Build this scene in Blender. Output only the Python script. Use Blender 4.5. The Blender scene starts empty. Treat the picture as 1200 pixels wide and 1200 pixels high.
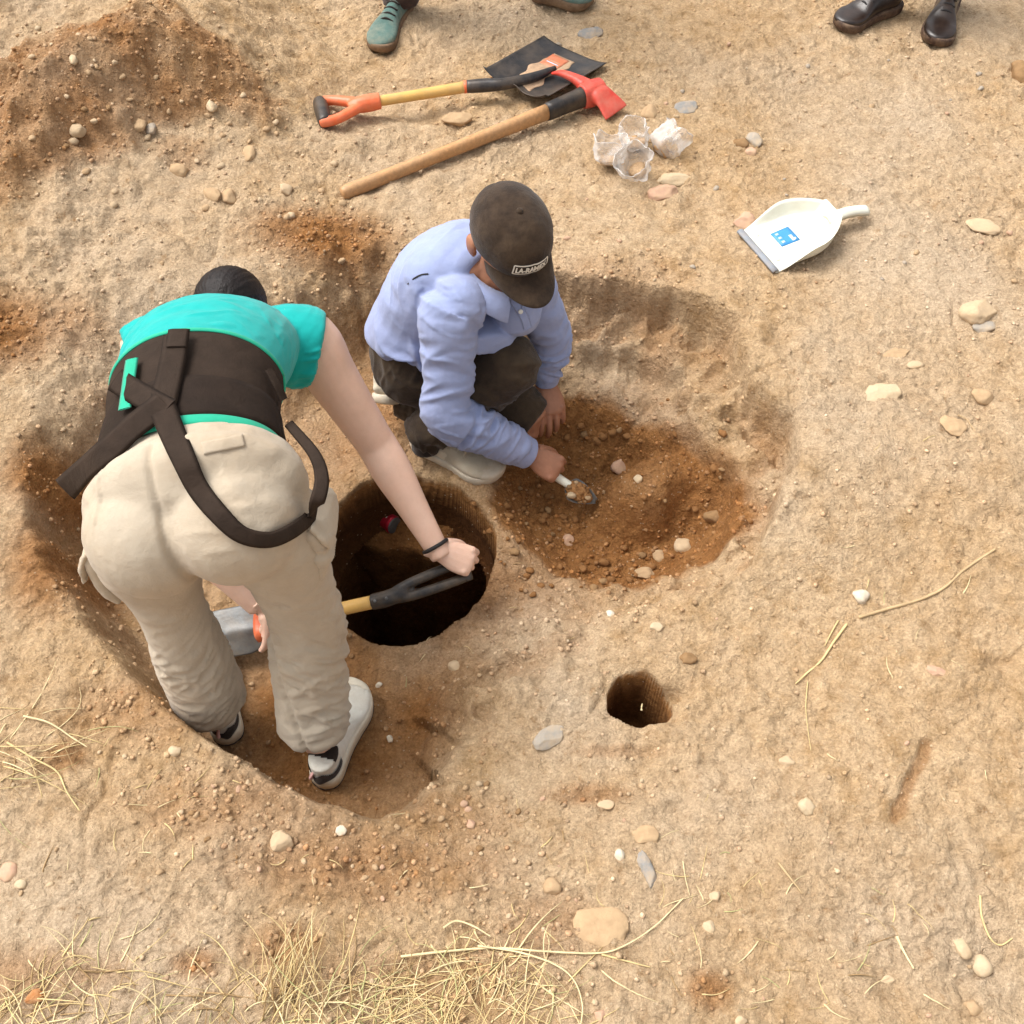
import bpy, math, random
import numpy as np
from mathutils import Vector, Matrix
from mathutils.bvhtree import BVHTree

random.seed(7)
RNG = np.random.default_rng(11)
SC = bpy.context.scene
COL = SC.collection
rad = math.radians

# ------------------------------------------------------------------ camera
CAM_H, PITCH, FPX = 2.2, rad(54), 1300.0
cam_data = bpy.data.cameras.new('camera')
cam = bpy.data.objects.new('camera', cam_data)
COL.objects.link(cam)
cam.location = (0, 0, CAM_H)
cam.rotation_euler = (rad(90) - PITCH, 0, 0)
cam_data.sensor_width = 36
cam_data.lens = 36 * FPX / 1200
cam_data.clip_start = 0.02
cam_data.clip_end = 2000
SC.camera = cam

# ------------------------------------------------------------------ world, sun, exposure
SUN_EL, SUN_AZ = rad(60), rad(-68)          # azimuth from +Y towards +X
world = bpy.data.worlds.new('World')
SC.world = world
world.use_nodes = True
wn, wl = world.node_tree.nodes, world.node_tree.links
wn.clear()
sky = wn.new('ShaderNodeTexSky')
sky.sky_type = 'NISHITA'
sky.sun_disc = False
sky.sun_elevation = SUN_EL
sky.sun_rotation = SUN_AZ
sky.air_density = 1.0
sky.dust_density = 6.0
sky.ozone_density = 1.0
hs = wn.new('ShaderNodeHueSaturation')
hs.inputs['Saturation'].default_value = 0.18
bg = wn.new('ShaderNodeBackground')
bg.inputs['Strength'].default_value = 0.15
wo = wn.new('ShaderNodeOutputWorld')
wl.new(sky.outputs[0], hs.inputs['Color'])
wl.new(hs.outputs[0], bg.inputs[0])
wl.new(bg.outputs[0], wo.inputs[0])
sun_d = bpy.data.lights.new('sun', 'SUN')
sun_d.energy = 1.1
sun_d.angle = rad(32)
sun_d.color = (1.0, 0.96, 0.90)
sun = bpy.data.objects.new('sun', sun_d)
COL.objects.link(sun)
sdir = Vector((math.sin(SUN_AZ) * math.cos(SUN_EL), math.cos(SUN_AZ) * math.cos(SUN_EL), math.sin(SUN_EL)))
sun.rotation_euler = sdir.to_track_quat('Z', 'Y').to_euler()
sun.location = (-3, 5, 8)
SC.view_settings.view_transform = 'Standard'
SC.view_settings.look = 'None'
SC.view_settings.gamma = 1
SC.view_settings.exposure = 0.86
try:
    SC.view_settings.use_curve_mapping = False
except Exception:
    pass

# ------------------------------------------------------------------ survey helper: a sight line met with a level z
_fw = np.array([0, math.cos(PITCH), -math.sin(PITCH)])
_up = np.array([0, math.sin(PITCH), math.cos(PITCH)])
_rt = np.array([1.0, 0, 0])
CAMP = np.array([0, 0, CAM_H])


def P(px, py, z=0.0):
    d = _fw * FPX + _rt * (px - 600) - _up * (py - 600)
    return CAMP + d * ((z - CAM_H) / d[2])


def ray(px, py):
    d = _fw * FPX + _rt * (px - 600) - _up * (py - 600)
    return d / np.linalg.norm(d)


# ------------------------------------------------------------------ noise
def _hash(ix, iy, iz):
    h = (ix * 374761393 + iy * 668265263 + iz * 2147483647 * 3 + 1274126177) & 0xFFFFFFFF
    h = ((h ^ (h >> 13)) * 1274126177) & 0xFFFFFFFF
    h = ((h ^ (h >> 16)) * 2246822519) & 0xFFFFFFFF
    return h ^ (h >> 15)


def noise3(p):
    p = np.asarray(p, float)
    i = np.floor(p).astype(np.int64)
    f = p - i
    u = f * f * f * (f * (f * 6 - 15) + 10)
    out = 0
    for dx in (0, 1):
        wx = u[:, 0] if dx else 1 - u[:, 0]
        for dy in (0, 1):
            wy = u[:, 1] if dy else 1 - u[:, 1]
            for dz in (0, 1):
                wz = u[:, 2] if dz else 1 - u[:, 2]
                h = _hash(i[:, 0] + dx, i[:, 1] + dy, i[:, 2] + dz)
                gx = (h & 1023) / 511.5 - 1
                gy = ((h >> 10) & 1023) / 511.5 - 1
                gz = ((h >> 20) & 1023) / 511.5 - 1
                out = out + wx * wy * wz * (gx * (f[:, 0] - dx) + gy * (f[:, 1] - dy) + gz * (f[:, 2] - dz))
    return out * 1.25


def noise2(x, y, s, seed=0.0):
    """2-D gradient noise, feature size about s metres"""
    px, py = np.asarray(x, float) / s + seed * 17.3, np.asarray(y, float) / s - seed * 9.1
    ix, iy = np.floor(px).astype(np.int64), np.floor(py).astype(np.int64)
    fx, fy = px - ix, py - iy
    ux, uy = fx * fx * fx * (fx * (fx * 6 - 15) + 10), fy * fy * fy * (fy * (fy * 6 - 15) + 10)
    out = 0
    sd = int(seed * 101)
    for dx in (0, 1):
        for dy in (0, 1):
            h = _hash(ix + dx, iy + dy, np.int64(sd))
            gx = (h & 65535) / 32767.5 - 1
            gy = ((h >> 16) & 65535) / 32767.5 - 1
            out = out + (ux if dx else 1 - ux) * (uy if dy else 1 - uy) * (gx * (fx - dx) + gy * (fy - dy))
    return out * 1.5


def sstep(a, b, x):
    t = np.clip((x - a) / (b - a), 0, 1)
    return t * t * (3 - 2 * t)


# ------------------------------------------------------------------ mesh helpers
def tag(o, label=None, cat=None, group=None, kind=None):
    if label: o['label'] = label
    if cat: o['category'] = cat
    if group: o['group'] = group
    if kind: o['kind'] = kind
    return o


def mesh_np(name, V, F, smooth=True):
    """F: array (n,3|4) or list of index tuples"""
    me = bpy.data.meshes.new(name)
    V = np.asarray(V, np.float32)
    if isinstance(F, np.ndarray):
        n, k = F.shape
        me.vertices.add(len(V))
        me.vertices.foreach_set('co', V.ravel())
        me.loops.add(n * k)
        me.loops.foreach_set('vertex_index', F.astype(np.int32).ravel())
        me.polygons.add(n)
        me.polygons.foreach_set('loop_start', np.arange(0, n * k, k, dtype=np.int32))
        me.update(calc_edges=True)
    else:
        me.from_pydata(V.tolist(), [], [tuple(int(i) for i in f) for f in F])
    if smooth:
        me.polygons.foreach_set('use_smooth', np.ones(len(me.polygons), bool))
    me.validate()
    return me


def mk(name, V, F, mat, parent=None, smooth=True, label=None):
    me = mesh_np(name, V, F, smooth)
    if mat: me.materials.append(mat)
    o = bpy.data.objects.new(name, me)
    COL.objects.link(o)
    if parent is not None:
        o.parent = parent
        o.matrix_parent_inverse = (parent.matrix_world if parent.parent is None else parent.matrix_world).inverted()
    if label: o['label'] = label
    return o


def thing(name, loc, label, cat, group=None):
    o = bpy.data.objects.new(name, None)
    o.location = [float(v) for v in loc]
    o.empty_display_size = 0.1
    COL.objects.link(o)
    o.matrix_world = Matrix.Translation(o.location)
    return tag(o, label, cat, group)


def unit(v):
    v = np.asarray(v, float)
    return v / (np.linalg.norm(v) + 1e-12)


def crom(pts, n):
    """Catmull-Rom resample of rows (any columns) to n rows, uniform in knots"""
    pts = np.asarray(pts, float)
    m = len(pts)
    if m == 2:
        t = np.linspace(0, 1, n)[:, None]
        return pts[0] * (1 - t) + pts[1] * t
    e = np.vstack([2 * pts[0] - pts[1], pts, 2 * pts[-1] - pts[-2]])
    out = []
    for u in np.linspace(0, m - 1 - 1e-9, n):
        i = int(u)
        t = u - i
        p0, p1, p2, p3 = e[i:i + 4]
        out.append(0.5 * (2 * p1 + (p2 - p0) * t + (2 * p0 - 5 * p1 + 4 * p2 - p3) * t * t + (3 * p1 - p0 - 3 * p2 + p3) * t ** 3))
    return np.array(out)


def tube(rows, side, n=20, k=14, cap=True, expo=2.0):
    """rows: (x,y,z,a,b): centre, half width along side, half depth; side: guide vector or list of them per row"""
    rows = np.asarray(rows, float)
    side = np.asarray(side, float)
    if side.ndim == 2:
        full = crom(np.hstack([rows, side]), n)
        R, S = full[:, :5], full[:, 5:]
    else:
        R = crom(rows, n)
        S = np.repeat(side[None], n, 0)
    R[:, 3:] = np.maximum(R[:, 3:], 1e-4)
    T = np.gradient(R[:, :3], axis=0)
    V = []
    ang = np.linspace(0, 2 * np.pi, k, endpoint=False)
    ca, sa = np.cos(ang), np.sin(ang)
    ca = np.sign(ca) * abs(ca) ** (2 / expo)
    sa = np.sign(sa) * abs(sa) ** (2 / expo)
    for r, t, s in zip(R, T, S):
        t = unit(t)
        s = unit(s - t * (s @ t))
        u = np.cross(t, s)
        V.append(r[:3] + ca[:, None] * s * r[3] + sa[:, None] * u * r[4])
    V = np.vstack(V)
    F = []
    for i in range(n - 1):
        for j in range(k):
            j2 = (j + 1) % k
            F.append((i * k + j, i * k + j2, (i + 1) * k + j2, (i + 1) * k + j))
    if cap:
        F.append(tuple(range(k))[::-1])
        F.append(tuple(range((n - 1) * k, n * k)))
    return V, F


def limb(pts, side=(1, 0.2, 0.1), n=20, k=14, cap=True):
    """round tube, rows (point, radius)"""
    return tube([(*p, r, r) for p, r in pts], side, n, k, cap)


def ball(c, r, axes=None, n=10, k=14):
    """ellipsoid; axes: 3 rows of half axes vectors"""
    A = np.diag([r, r, r]) if axes is None else np.asarray(axes, float)
    V, F = [], []
    for i in range(n + 1):
        th = np.pi * i / n
        for j in range(k):
            ph = 2 * np.pi * j / k
            V.append(np.asarray(c) + math.sin(th) * math.cos(ph) * A[0] + math.sin(th) * math.sin(ph) * A[1] + math.cos(th) * A[2])
    for i in range(n):
        for j in range(k):
            j2 = (j + 1) % k
            F.append((i * k + j, (i + 1) * k + j, (i + 1) * k + j2, i * k + j2))
    return np.array(V), F


def join(parts):
    V, F, o = [], [], 0
    for v, f in parts:
        V.append(np.asarray(v))
        F += [tuple(int(i) + o for i in q) for q in f]
        o += len(v)
    return np.vstack(V), F


def fuse(parts, voxel=0.006, smooth=4, factor=0.5):
    """union of closed shapes into one continuous quad surface (voxel remesh), as arrays"""
    V, F = join(parts)
    me = bpy.data.meshes.new('tmp')
    me.from_pydata(V.tolist(), [], F)
    o = bpy.data.objects.new('tmp', me)
    COL.objects.link(o)
    m = o.modifiers.new('r', 'REMESH')
    m.mode = 'VOXEL'
    m.voxel_size = voxel
    m.adaptivity = 0
    if smooth:
        s = o.modifiers.new('s', 'SMOOTH')
        s.iterations = smooth
        s.factor = factor
    dg = bpy.context.evaluated_depsgraph_get()
    ev = o.evaluated_get(dg)
    em = ev.to_mesh()
    nv = len(em.vertices)
    VV = np.empty(nv * 3, np.float32)
    em.vertices.foreach_get('co', VV)
    npoly = len(em.polygons)
    LT = np.empty(npoly, np.int32)
    em.polygons.foreach_get('loop_total', LT)
    LI = np.empty(len(em.loops), np.int32)
    em.loops.foreach_get('vertex_index', LI)
    ev.to_mesh_clear()
    bpy.data.objects.remove(o)
    bpy.data.meshes.remove(me)
    if (LT == 4).all():
        FF = LI.reshape(-1, 4)
    else:
        FF, k = [], 0
        for t in LT:
            FF.append(tuple(LI[k:k + t])); k += t
    return VV.reshape(-1, 3).astype(float), FF


def vnormals(V, F):
    F = np.asarray(F)
    n = np.cross(V[F[:, 2]] - V[F[:, 0]], V[F[:, 3]] - V[F[:, 1]])
    N = np.zeros_like(V)
    for c in range(4):
        np.add.at(N, F[:, c], n)
    return N / (np.linalg.norm(N, axis=1)[:, None] + 1e-12)


def folds(V, F, segs, seed=0):
    """cloth folds running across limbs. segs: (A, B, amplitude, folds per metre, slant, reach)"""
    N = vnormals(V, F)
    best = np.full(len(V), 1e9)
    D = np.zeros(len(V))
    for q, (A, B, amp, fr, slant, reach) in enumerate(segs):
        A, B = np.asarray(A, float), np.asarray(B, float)
        L = np.linalg.norm(B - A)
        ax = (B - A) / L
        rel = V - A
        t = rel @ ax
        tc = np.clip(t, 0, L)
        d = np.linalg.norm(rel - tc[:, None] * ax, axis=1)
        e1 = unit(np.cross(ax, [0.3, 0.9, 0.2]))
        e2 = np.cross(ax, e1)
        x, y = rel @ e1, rel @ e2
        p = np.stack([(t + slant * (x + y)) * fr, x * fr * 0.40 + seed, y * fr * 0.40 + q * 7.7], 1)
        p2 = np.stack([(t - 1.2 * slant * (x - y)) * fr * 1.25, x * fr * 0.45 + seed + 3, y * fr * 0.45 + q * 3.1], 1)
        w = noise3(p * 0.45 + 31.7) * 0.9
        p[:, 0] += w
        p2[:, 0] -= w
        r = 1 - 4.2 * np.maximum(np.minimum(abs(noise3(p)), 1.35 * abs(noise3(p2))), .02)
        r2 = 2.0 * noise3(p * np.array([2.1, 2.1, 2.1]) + 5.1)
        m = 0.65 + 1.4 * noise3(np.stack([x * 6, y * 6, t * 5], 1) + seed)
        a = np.interp(tc / L, np.linspace(0, 1, len(np.atleast_1d(amp))), np.atleast_1d(amp))
        val = a * (0.75 * r + 0.3 * r2) * np.clip(m, 0.15, 1.4)
        fall = np.clip(2.0 - 1.3 * d / reach, 0, 1)
        use = d / reach < best
        best = np.where(use, d / reach, best)
        D = np.where(use, val * fall, D)
    return V + N * D[:, None]


# ------------------------------------------------------------------ materials
def mat_new(name):
    m = bpy.data.materials.new(name)
    m.use_nodes = True
    nt = m.node_tree
    b = nt.nodes['Principled BSDF']
    return m, nt.nodes, nt.links, b


def simple_mat(name, col, rough=0.6, var=0.12, scale=40.0, bump=0.0, bscale=None, metal=0.0, spec=0.4, sss=0.0, dust=None, dust_amt=0.5, dscale=6.0, stretch=None):
    """procedural base: colour broken up by noise, optional dust patches, fine bump"""
    m, n, l, b = mat_new(name)
    tc = n.new('ShaderNodeTexCoord')
    src = tc.outputs['Object']
    if stretch:
        mp = n.new('ShaderNodeMapping')
        mp.inputs['Scale'].default_value = stretch
        l.new(src, mp.inputs['Vector'])
        src = mp.outputs[0]
    nz = n.new('ShaderNodeTexNoise')
    nz.inputs['Scale'].default_value = scale
    nz.inputs['Detail'].default_value = 6
    nz.inputs['Roughness'].default_value = 0.65
    l.new(src, nz.inputs['Vector'])
    rp = n.new('ShaderNodeValToRGB')
    rp.color_ramp.elements[0].position = 0.3
    rp.color_ramp.elements[1].position = 0.7
    rp.color_ramp.elements[0].color = (*[max(0, c * (1 - var)) for c in col], 1)
    rp.color_ramp.elements[1].color = (*[min(1, c * (1 + var)) for c in col], 1)
    l.new(nz.outputs['Fac'], rp.inputs['Fac'])
    out = rp.outputs['Color']
    if dust:
        n2 = n.new('ShaderNodeTexNoise')
        n2.inputs['Scale'].default_value = dscale
        n2.inputs['Detail'].default_value = 8
        n2.inputs['Roughness'].default_value = 0.7
        l.new(tc.outputs['Object'], n2.inputs['Vector'])
        r2 = n.new('ShaderNodeValToRGB')
        r2.color_ramp.elements[0].position = 0.42
        r2.color_ramp.elements[1].position = 0.72
        r2.color_ramp.elements[0].color = (0, 0, 0, 1)
        r2.color_ramp.elements[1].color = (dust_amt,) * 3 + (1,)
        l.new(n2.outputs['Fac'], r2.inputs['Fac'])
        mx = n.new('ShaderNodeMixRGB')
        mx.inputs['Color2'].default_value = (*dust, 1)
        l.new(r2.outputs['Color'], mx.inputs['Fac'])
        l.new(out, mx.inputs['Color1'])
        out = mx.outputs['Color']
    l.new(out, b.inputs['Base Color'])
    b.inputs['Roughness'].default_value = rough
    b.inputs['Metallic'].default_value = metal
    b.inputs['Specular IOR Level'].default_value = spec
    if sss:
        b.inputs['Subsurface Weight'].default_value = sss
        b.inputs['Subsurface Radius'].default_value = (0.012, 0.005, 0.003)
        b.inputs['Subsurface Scale'].default_value = 0.6
    if bump:
        bz = n.new('ShaderNodeTexNoise')
        bz.inputs['Scale'].default_value = bscale or scale * 4
        bz.inputs['Detail'].default_value = 4
        l.new(src, bz.inputs['Vector'])
        bm = n.new('ShaderNodeBump')
        bm.inputs['Strength'].default_value = bump
        bm.inputs['Distance'].default_value = 0.004
        l.new(bz.outputs['Fac'], bm.inputs['Height'])
        l.new(bm.outputs['Normal'], b.inputs['Normal'])
    return m


def fabric_mat(name, col, var=0.1, weave=900.0, rough=0.85, dust=None, dust_amt=0.4, dscale=5.0, bump=0.25):
    m = simple_mat(name, col, rough, var, 22.0, 0, spec=0.15, dust=dust, dust_amt=dust_amt, dscale=dscale)
    n, l = m.node_tree.nodes, m.node_tree.links
    b = n['Principled BSDF']
    b.inputs['Sheen Weight'].default_value = 0.15
    tc = n.new('ShaderNodeTexCoord')
    nz = n.new('ShaderNodeTexNoise')
    nz.inputs['Scale'].default_value = 26
    nz.inputs['Detail'].default_value = 7
    nz.inputs['Roughness'].default_value = 0.62
    nz.inputs['Distortion'].default_value = 0.25
    vz = n.new('ShaderNodeTexVoronoi')
    vz.inputs['Scale'].default_value = weave
    l.new(tc.outputs['Object'], nz.inputs['Vector'])
    l.new(tc.outputs['Object'], vz.inputs['Vector'])
    ad = n.new('ShaderNodeMath')
    ad.operation = 'MULTIPLY_ADD'
    ad.inputs[1].default_value = 0.06
    l.new(vz.outputs['Distance'], ad.inputs[0])
    l.new(nz.outputs['Fac'], ad.inputs[2])
    bm = n.new('ShaderNodeBump')
    bm.inputs['Strength'].default_value = min(1, bump * 1.5)
    bm.inputs['Distance'].default_value = 0.014
    l.new(ad.outputs[0], bm.inputs['Height'])
    l.new(bm.outputs['Normal'], b.inputs['Normal'])
    return m


DRY = (0.57, 0.40, 0.235)
MOIST = (0.315, 0.145, 0.050)


def soil_mat(name, crumbs=False):
    m, n, l, b = mat_new(name)
    tc = n.new('ShaderNodeTexCoord')
    geo = n.new('ShaderNodeNewGeometry')
    pos = geo.outputs['Position']

    def nz(scale, detail=6, rough=0.6, w=None):
        q = n.new('ShaderNodeTexNoise')
        q.inputs['Scale'].default_value = scale
        q.inputs['Detail'].default_value = detail
        q.inputs['Roughness'].default_value = rough
        l.new(pos, q.inputs['Vector'])
        return q.outputs['Fac']

    def math2(op, a, bb, clamp=False):
        q = n.new('ShaderNodeMath')
        q.operation = op
        q.use_clamp = clamp
        for i, v in enumerate((a, bb)):
            if isinstance(v, (int, float)): q.inputs[i].default_value = v
            else: l.new(v, q.inputs[i])
        return q.outputs[0]

    def mix(f, a, bb, mode='MIX'):
        q = n.new('ShaderNodeMixRGB')
        q.blend_type = mode
        for i, v in enumerate((f, a, bb)):
            if isinstance(v, (int, float)): q.inputs[i].default_value = v
            elif isinstance(v, tuple): q.inputs[i].default_value = (*v, 1)
            else: l.new(v, q.inputs[i])
        return q.outputs[0]

    def ramp(f, p0, p1, c0=(0, 0, 0), c1=(1, 1, 1)):
        q = n.new('ShaderNodeValToRGB')
        q.color_ramp.elements[0].position, q.color_ramp.elements[1].position = p0, p1
        q.color_ramp.elements[0].color, q.color_ramp.elements[1].color = (*c0, 1), (*c1, 1)
        l.new(f, q.inputs['Fac'])
        return q.outputs[0]

    at = n.new('ShaderNodeAttribute')
    at.attribute_name = 'moist'
    moist = math2('ADD', at.outputs['Fac'], math2('MULTIPLY', math2('SUBTRACT', nz(9, 8, 0.7), 0.5), 0.55))
    moist = ramp(moist, 0.12, 0.88)
    dry = mix(ramp(nz(2.2, 7, 0.65), 0.35, 0.68), DRY, (0.60, 0.445, 0.285))
    dry = mix(ramp(nz(14, 8, 0.7), 0.45, 0.75), dry, (0.42, 0.265, 0.125))
    dry = mix(ramp(nz(1.3, 5, 0.55), 0.46, 0.64), dry, (0.58, 0.45, 0.315))
    dry = mix(ramp(nz(26, 6, 0.75), 0.56, 0.72), dry, (0.36, 0.225, 0.115))
    wet = mix(ramp(nz(11, 8, 0.7), 0.35, 0.7), MOIST, (0.38, 0.19, 0.072))
    wet = mix(ramp(nz(40, 6, 0.7), 0.5, 0.8), wet, (0.19, 0.085, 0.032))
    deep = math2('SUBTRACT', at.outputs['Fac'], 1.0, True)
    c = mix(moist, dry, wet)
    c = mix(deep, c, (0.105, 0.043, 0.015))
    grain = nz(170, 5, 0.75)
    c = mix(1.0, c, ramp(grain, 0.25, 0.75, (0.60, 0.57, 0.53), (1.28, 1.28, 1.28)), 'MULTIPLY')
    mid = nz(45, 7, 0.7)
    c = mix(1.0, c, ramp(mid, 0.3, 0.72, (0.74, 0.71, 0.67), (1.14, 1.14, 1.14)), 'MULTIPLY')
    if crumbs:
        ti = n.new('ShaderNodeAttribute')
        ti.attribute_name = 'tint'
        c = mix(1.0, c, ti.outputs['Color'], 'MULTIPLY')
    else:
        # scattered pale grit set into the surface
        vo = n.new('ShaderNodeTexVoronoi')
        vo.inputs['Scale'].default_value = 120
        l.new(pos, vo.inputs['Vector'])
        keep = math2('GREATER_THAN', vo.outputs['Color'], 0.83)
        dot = math2('LESS_THAN', vo.outputs['Distance'], 0.27)
        c = mix(math2('MULTIPLY', math2('MULTIPLY', keep, dot), 0.55), c, (0.56, 0.43, 0.29))
    l.new(c, b.inputs['Base Color'])
    b.inputs['Roughness'].default_value = 0.95
    b.inputs['Specular IOR Level'].default_value = 0.1
    v1 = n.new('ShaderNodeTexVoronoi')
    v1.inputs['Scale'].default_value = 75
    v1.feature = 'SMOOTH_F1'
    l.new(pos, v1.inputs['Vector'])
    hgt = math2('ADD', math2('MULTIPLY', nz(120, 6, 0.8), 0.55), math2('MULTIPLY', mid, 1.0))
    hgt = math2('SUBTRACT', hgt, math2('MULTIPLY', v1.outputs['Distance'], 0.35))
    # thin crusted flakes: a stepped height gives short broken ledges
    fl = math2('MULTIPLY', nz(21, 5, 0.6), 9.0)
    fr = math2('FRACT', fl, 0.0)
    stp = math2('ADD', math2('FLOOR', fl, 0.0), math2('SMOOTH_MIN', math2('MULTIPLY', fr, 3.0), 1.0))
    hgt = math2('ADD', hgt, math2('MULTIPLY', stp, 0.22))
    bm = n.new('ShaderNodeBump')
    bm.inputs['Strength'].default_value = 0.85
    bm.inputs['Distance'].default_value = 0.015 if not crumbs else 0.004
    l.new(hgt, bm.inputs['Height'])
    l.new(bm.outputs['Normal'], b.inputs['Normal'])
    return m


M = {}
M['soil'] = soil_mat('soil')
M['crumb'] = soil_mat('soil_crumb', True)
DUST = (0.42, 0.29, 0.17)
# ------------------------------------------------------------------ terrain
def seg_sdf(X, Y, poly):
    """signed distance (inside +) to a closed polygon, plus the polygon position (edge index + t)"""
    n = len(poly)
    best = np.full(X.shape, 1e9)
    par = np.zeros(X.shape)
    ins = np.zeros(X.shape, bool)
    for i in range(n):
        a, b = poly[i], poly[(i + 1) % n]
        dx, dy = b[0] - a[0], b[1] - a[1]
        t = np.clip(((X - a[0]) * dx + (Y - a[1]) * dy) / (dx * dx + dy * dy + 1e-12), 0, 1)
        d = np.hypot(X - a[0] - t * dx, Y - a[1] - t * dy)
        u = d < best
        best = np.where(u, d, best)
        par = np.where(u, i + t, par)
        c = ((a[1] > Y) != (b[1] > Y)) & (X < dx * (Y - a[1]) / (dy + 1e-12) + a[0])
        ins ^= c
    return np.where(ins, best, -best), par


def wpoly(pts, z):
    return [tuple(P(p[0], p[1], z)[:2]) for p in pts]


BASE = [(-200, 60, .22), (0, 60, .24), (150, 25, .26), (250, 40, .20), (330, 20, .08), (100, 130, .16), (0, 180, .14), (200, 170, .12), (330, 170, .05),
        (0, 260, .13), (110, 270, .10), (250, 260, .06), (380, 100, .02), (420, 250, 0), (600, 200, 0), (900, 200, 0), (1100, 120, 0), (600, 30, 0), (900, 20, 0),
        (1150, 500, 0), (980, 560, -.01), (1000, 900, 0), (1150, 900, .01), (720, 1000, -.005), (870, 780, -.02), (740, 860, -.025), (620, 930, -.03), (500, 1010, .0),
        (330, 1000, .03), (600, 1150, .02), (300, 1150, .05), (100, 1050, .06), (-50, 1100, .06), (0, 820, .05), (100, 820, .03), (180, 900, .03), (0, 640, .04), (-100, 640, .06),
        (20, 420, .07), (-100, 420, .1), (120, 400, .05), (260, 350, .02), (1300, 300, 0), (1300, 1100, 0), (1000, 1180, 0), (1400, 700, .02)]
PIT = [(50, 450, .42), (105, 370, .55), (200, 325, .60), (290, 310, .42), (350, 298, .24), (400, 283, .18), (455, 278, .16), (540, 290, .20), (640, 318, .30), (740, 332, .37),
       (815, 346, .38), (862, 378, .36), (874, 430, .33), (926, 492, .31), (937, 540, .29), (908, 602, .25), (882, 652, .27), (830, 712, .34), (750, 760, .42),
       (690, 800, .44), (640, 845, .42), (595, 900, .32), (530, 950, .20), (440, 968, .08), (350, 938, .055), (290, 902, .045), (230, 862, .05), (160, 805, .07),
       (100, 740, .09), (50, 675, .10), (28, 610, .12), (30, 520, .18)]
DIG = [(558, 590), (596, 525), (640, 468), (715, 470), (800, 520), (862, 580), (890, 640), (840, 672), (765, 702), (680, 684), (605, 640)]
HOLE_C = 0.5 * (P(578, 655, -.19) + P(372, 655, -.19))[:2]
HOLE_C = np.array([HOLE_C[0], 0.5 * (P(470, 555, -.19)[1] + P(470, 752, -.19)[1])])
HOLE_R = np.array([P(578, 655, -.19)[0] - HOLE_C[0], 0.5 * (P(470, 555, -.19)[1] - P(470, 752, -.19)[1])])
SMALL = [(722, 792), (738, 779), (760, 784), (774, 799), (800, 802), (790, 822), (775, 840), (745, 848), (722, 832), (716, 812)]
MOUND = [(-60, 60), (60, 18), (190, -12), (285, 15), (328, 42), (312, 78), (255, 72), (190, 92), (150, 118), (95, 142), (50, 162), (0, 178), (-80, 200)]

_cp = np.array([P(a, b, z) for a, b, z in BASE])
_pd = np.linalg.norm(_cp[:, None, :2] - _cp[None, :, :2], axis=2)
_k = lambda r: np.where(r > 0, r * r * np.log(r + 1e-9), 0)
_n = len(_cp)
_A = np.zeros((_n + 3, _n + 3))
_A[:_n, :_n] = _k(_pd) + np.eye(_n) * 0.01
_A[:_n, _n] = 1
_A[:_n, _n + 1:] = _cp[:, :2]
_A[_n, :_n] = 1
_A[_n + 1:, :_n] = _cp[:, :2].T
_w = np.linalg.solve(_A, np.concatenate([_cp[:, 2], [0, 0, 0]]))


def rbf(X, Y):
    out = _w[_n] + _w[_n + 1] * X + _w[_n + 2] * Y
    for i in range(_n):
        r = np.hypot(X - _cp[i, 0], Y - _cp[i, 1])
        out = out + _w[i] * _k(r)
    return out


RIM_UP = .075
PITW = [tuple(P(a, b, RIM_UP * float(sstep(760, 560, b)))[:2]) for a, b, _ in PIT]
PITW_W = np.array([p[2] for p in PIT])
DIGW, SMALLW, MOUNDW = wpoly(DIG, -.2), wpoly(SMALL, -.03), wpoly(MOUND, .36)
# patches of freshly cut, moister soil: centre px, z, radii (m), strength
PATCH = [((385, 310), -.03, .22, .12, .9), ((20, 425), .03, .16, .14, .85), ((75, 590), -.05, .10, .12, .9), ((85, 690), -.08, .12, .16, .8), ((110, 450), -.1, .12, .1, .5),
         ((430, 1010), .02, .30, .10, .55), ((290, 940), .05, .28, .09, .45), ((170, 830), .03, .2, .09, .45), ((520, 960), -.02, .16, .08, .45), ((640, 1085), .0, .14, .08, .4),
         ((220, 200), .1, .09, .07, .45), ((75, 885), .05, .05, .04, .6), ((700, 370), -.05, .3, .12, .35), ((690, 930), -.02, .10, .03, .55), ((730, 880), -.02, .12, .02, .4),
         ((330, 1110), .04, .08, .05, .5), ((40, 1150), .05, .2, .07, .45), ((830, 1160), 0, .05, .04, .7), ((230, 1130), .05, .05, .03, .7), ((500, 1150), .03, .3, .07, .4),
         ((860, 545), -.03, .09, .12, .3), ((640, 700), -.15, .2, .1, .25)]
PATCHW = [(P(c[0], c[1], z)[:2], rx, ry, s) for c, z, rx, ry, s in PATCH]
STEPS = [(1000, 490, 1.1), (1120, 430, 0.3), (960, 390, 2.0), (1060, 800, 0.8), (980, 930, 1.6),
         (820, 90, 0.5), (930, 140, 1.4), (560, 60, 0.7), (330, 190, 1.9), (1180, 720, 1.2)]


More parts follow.
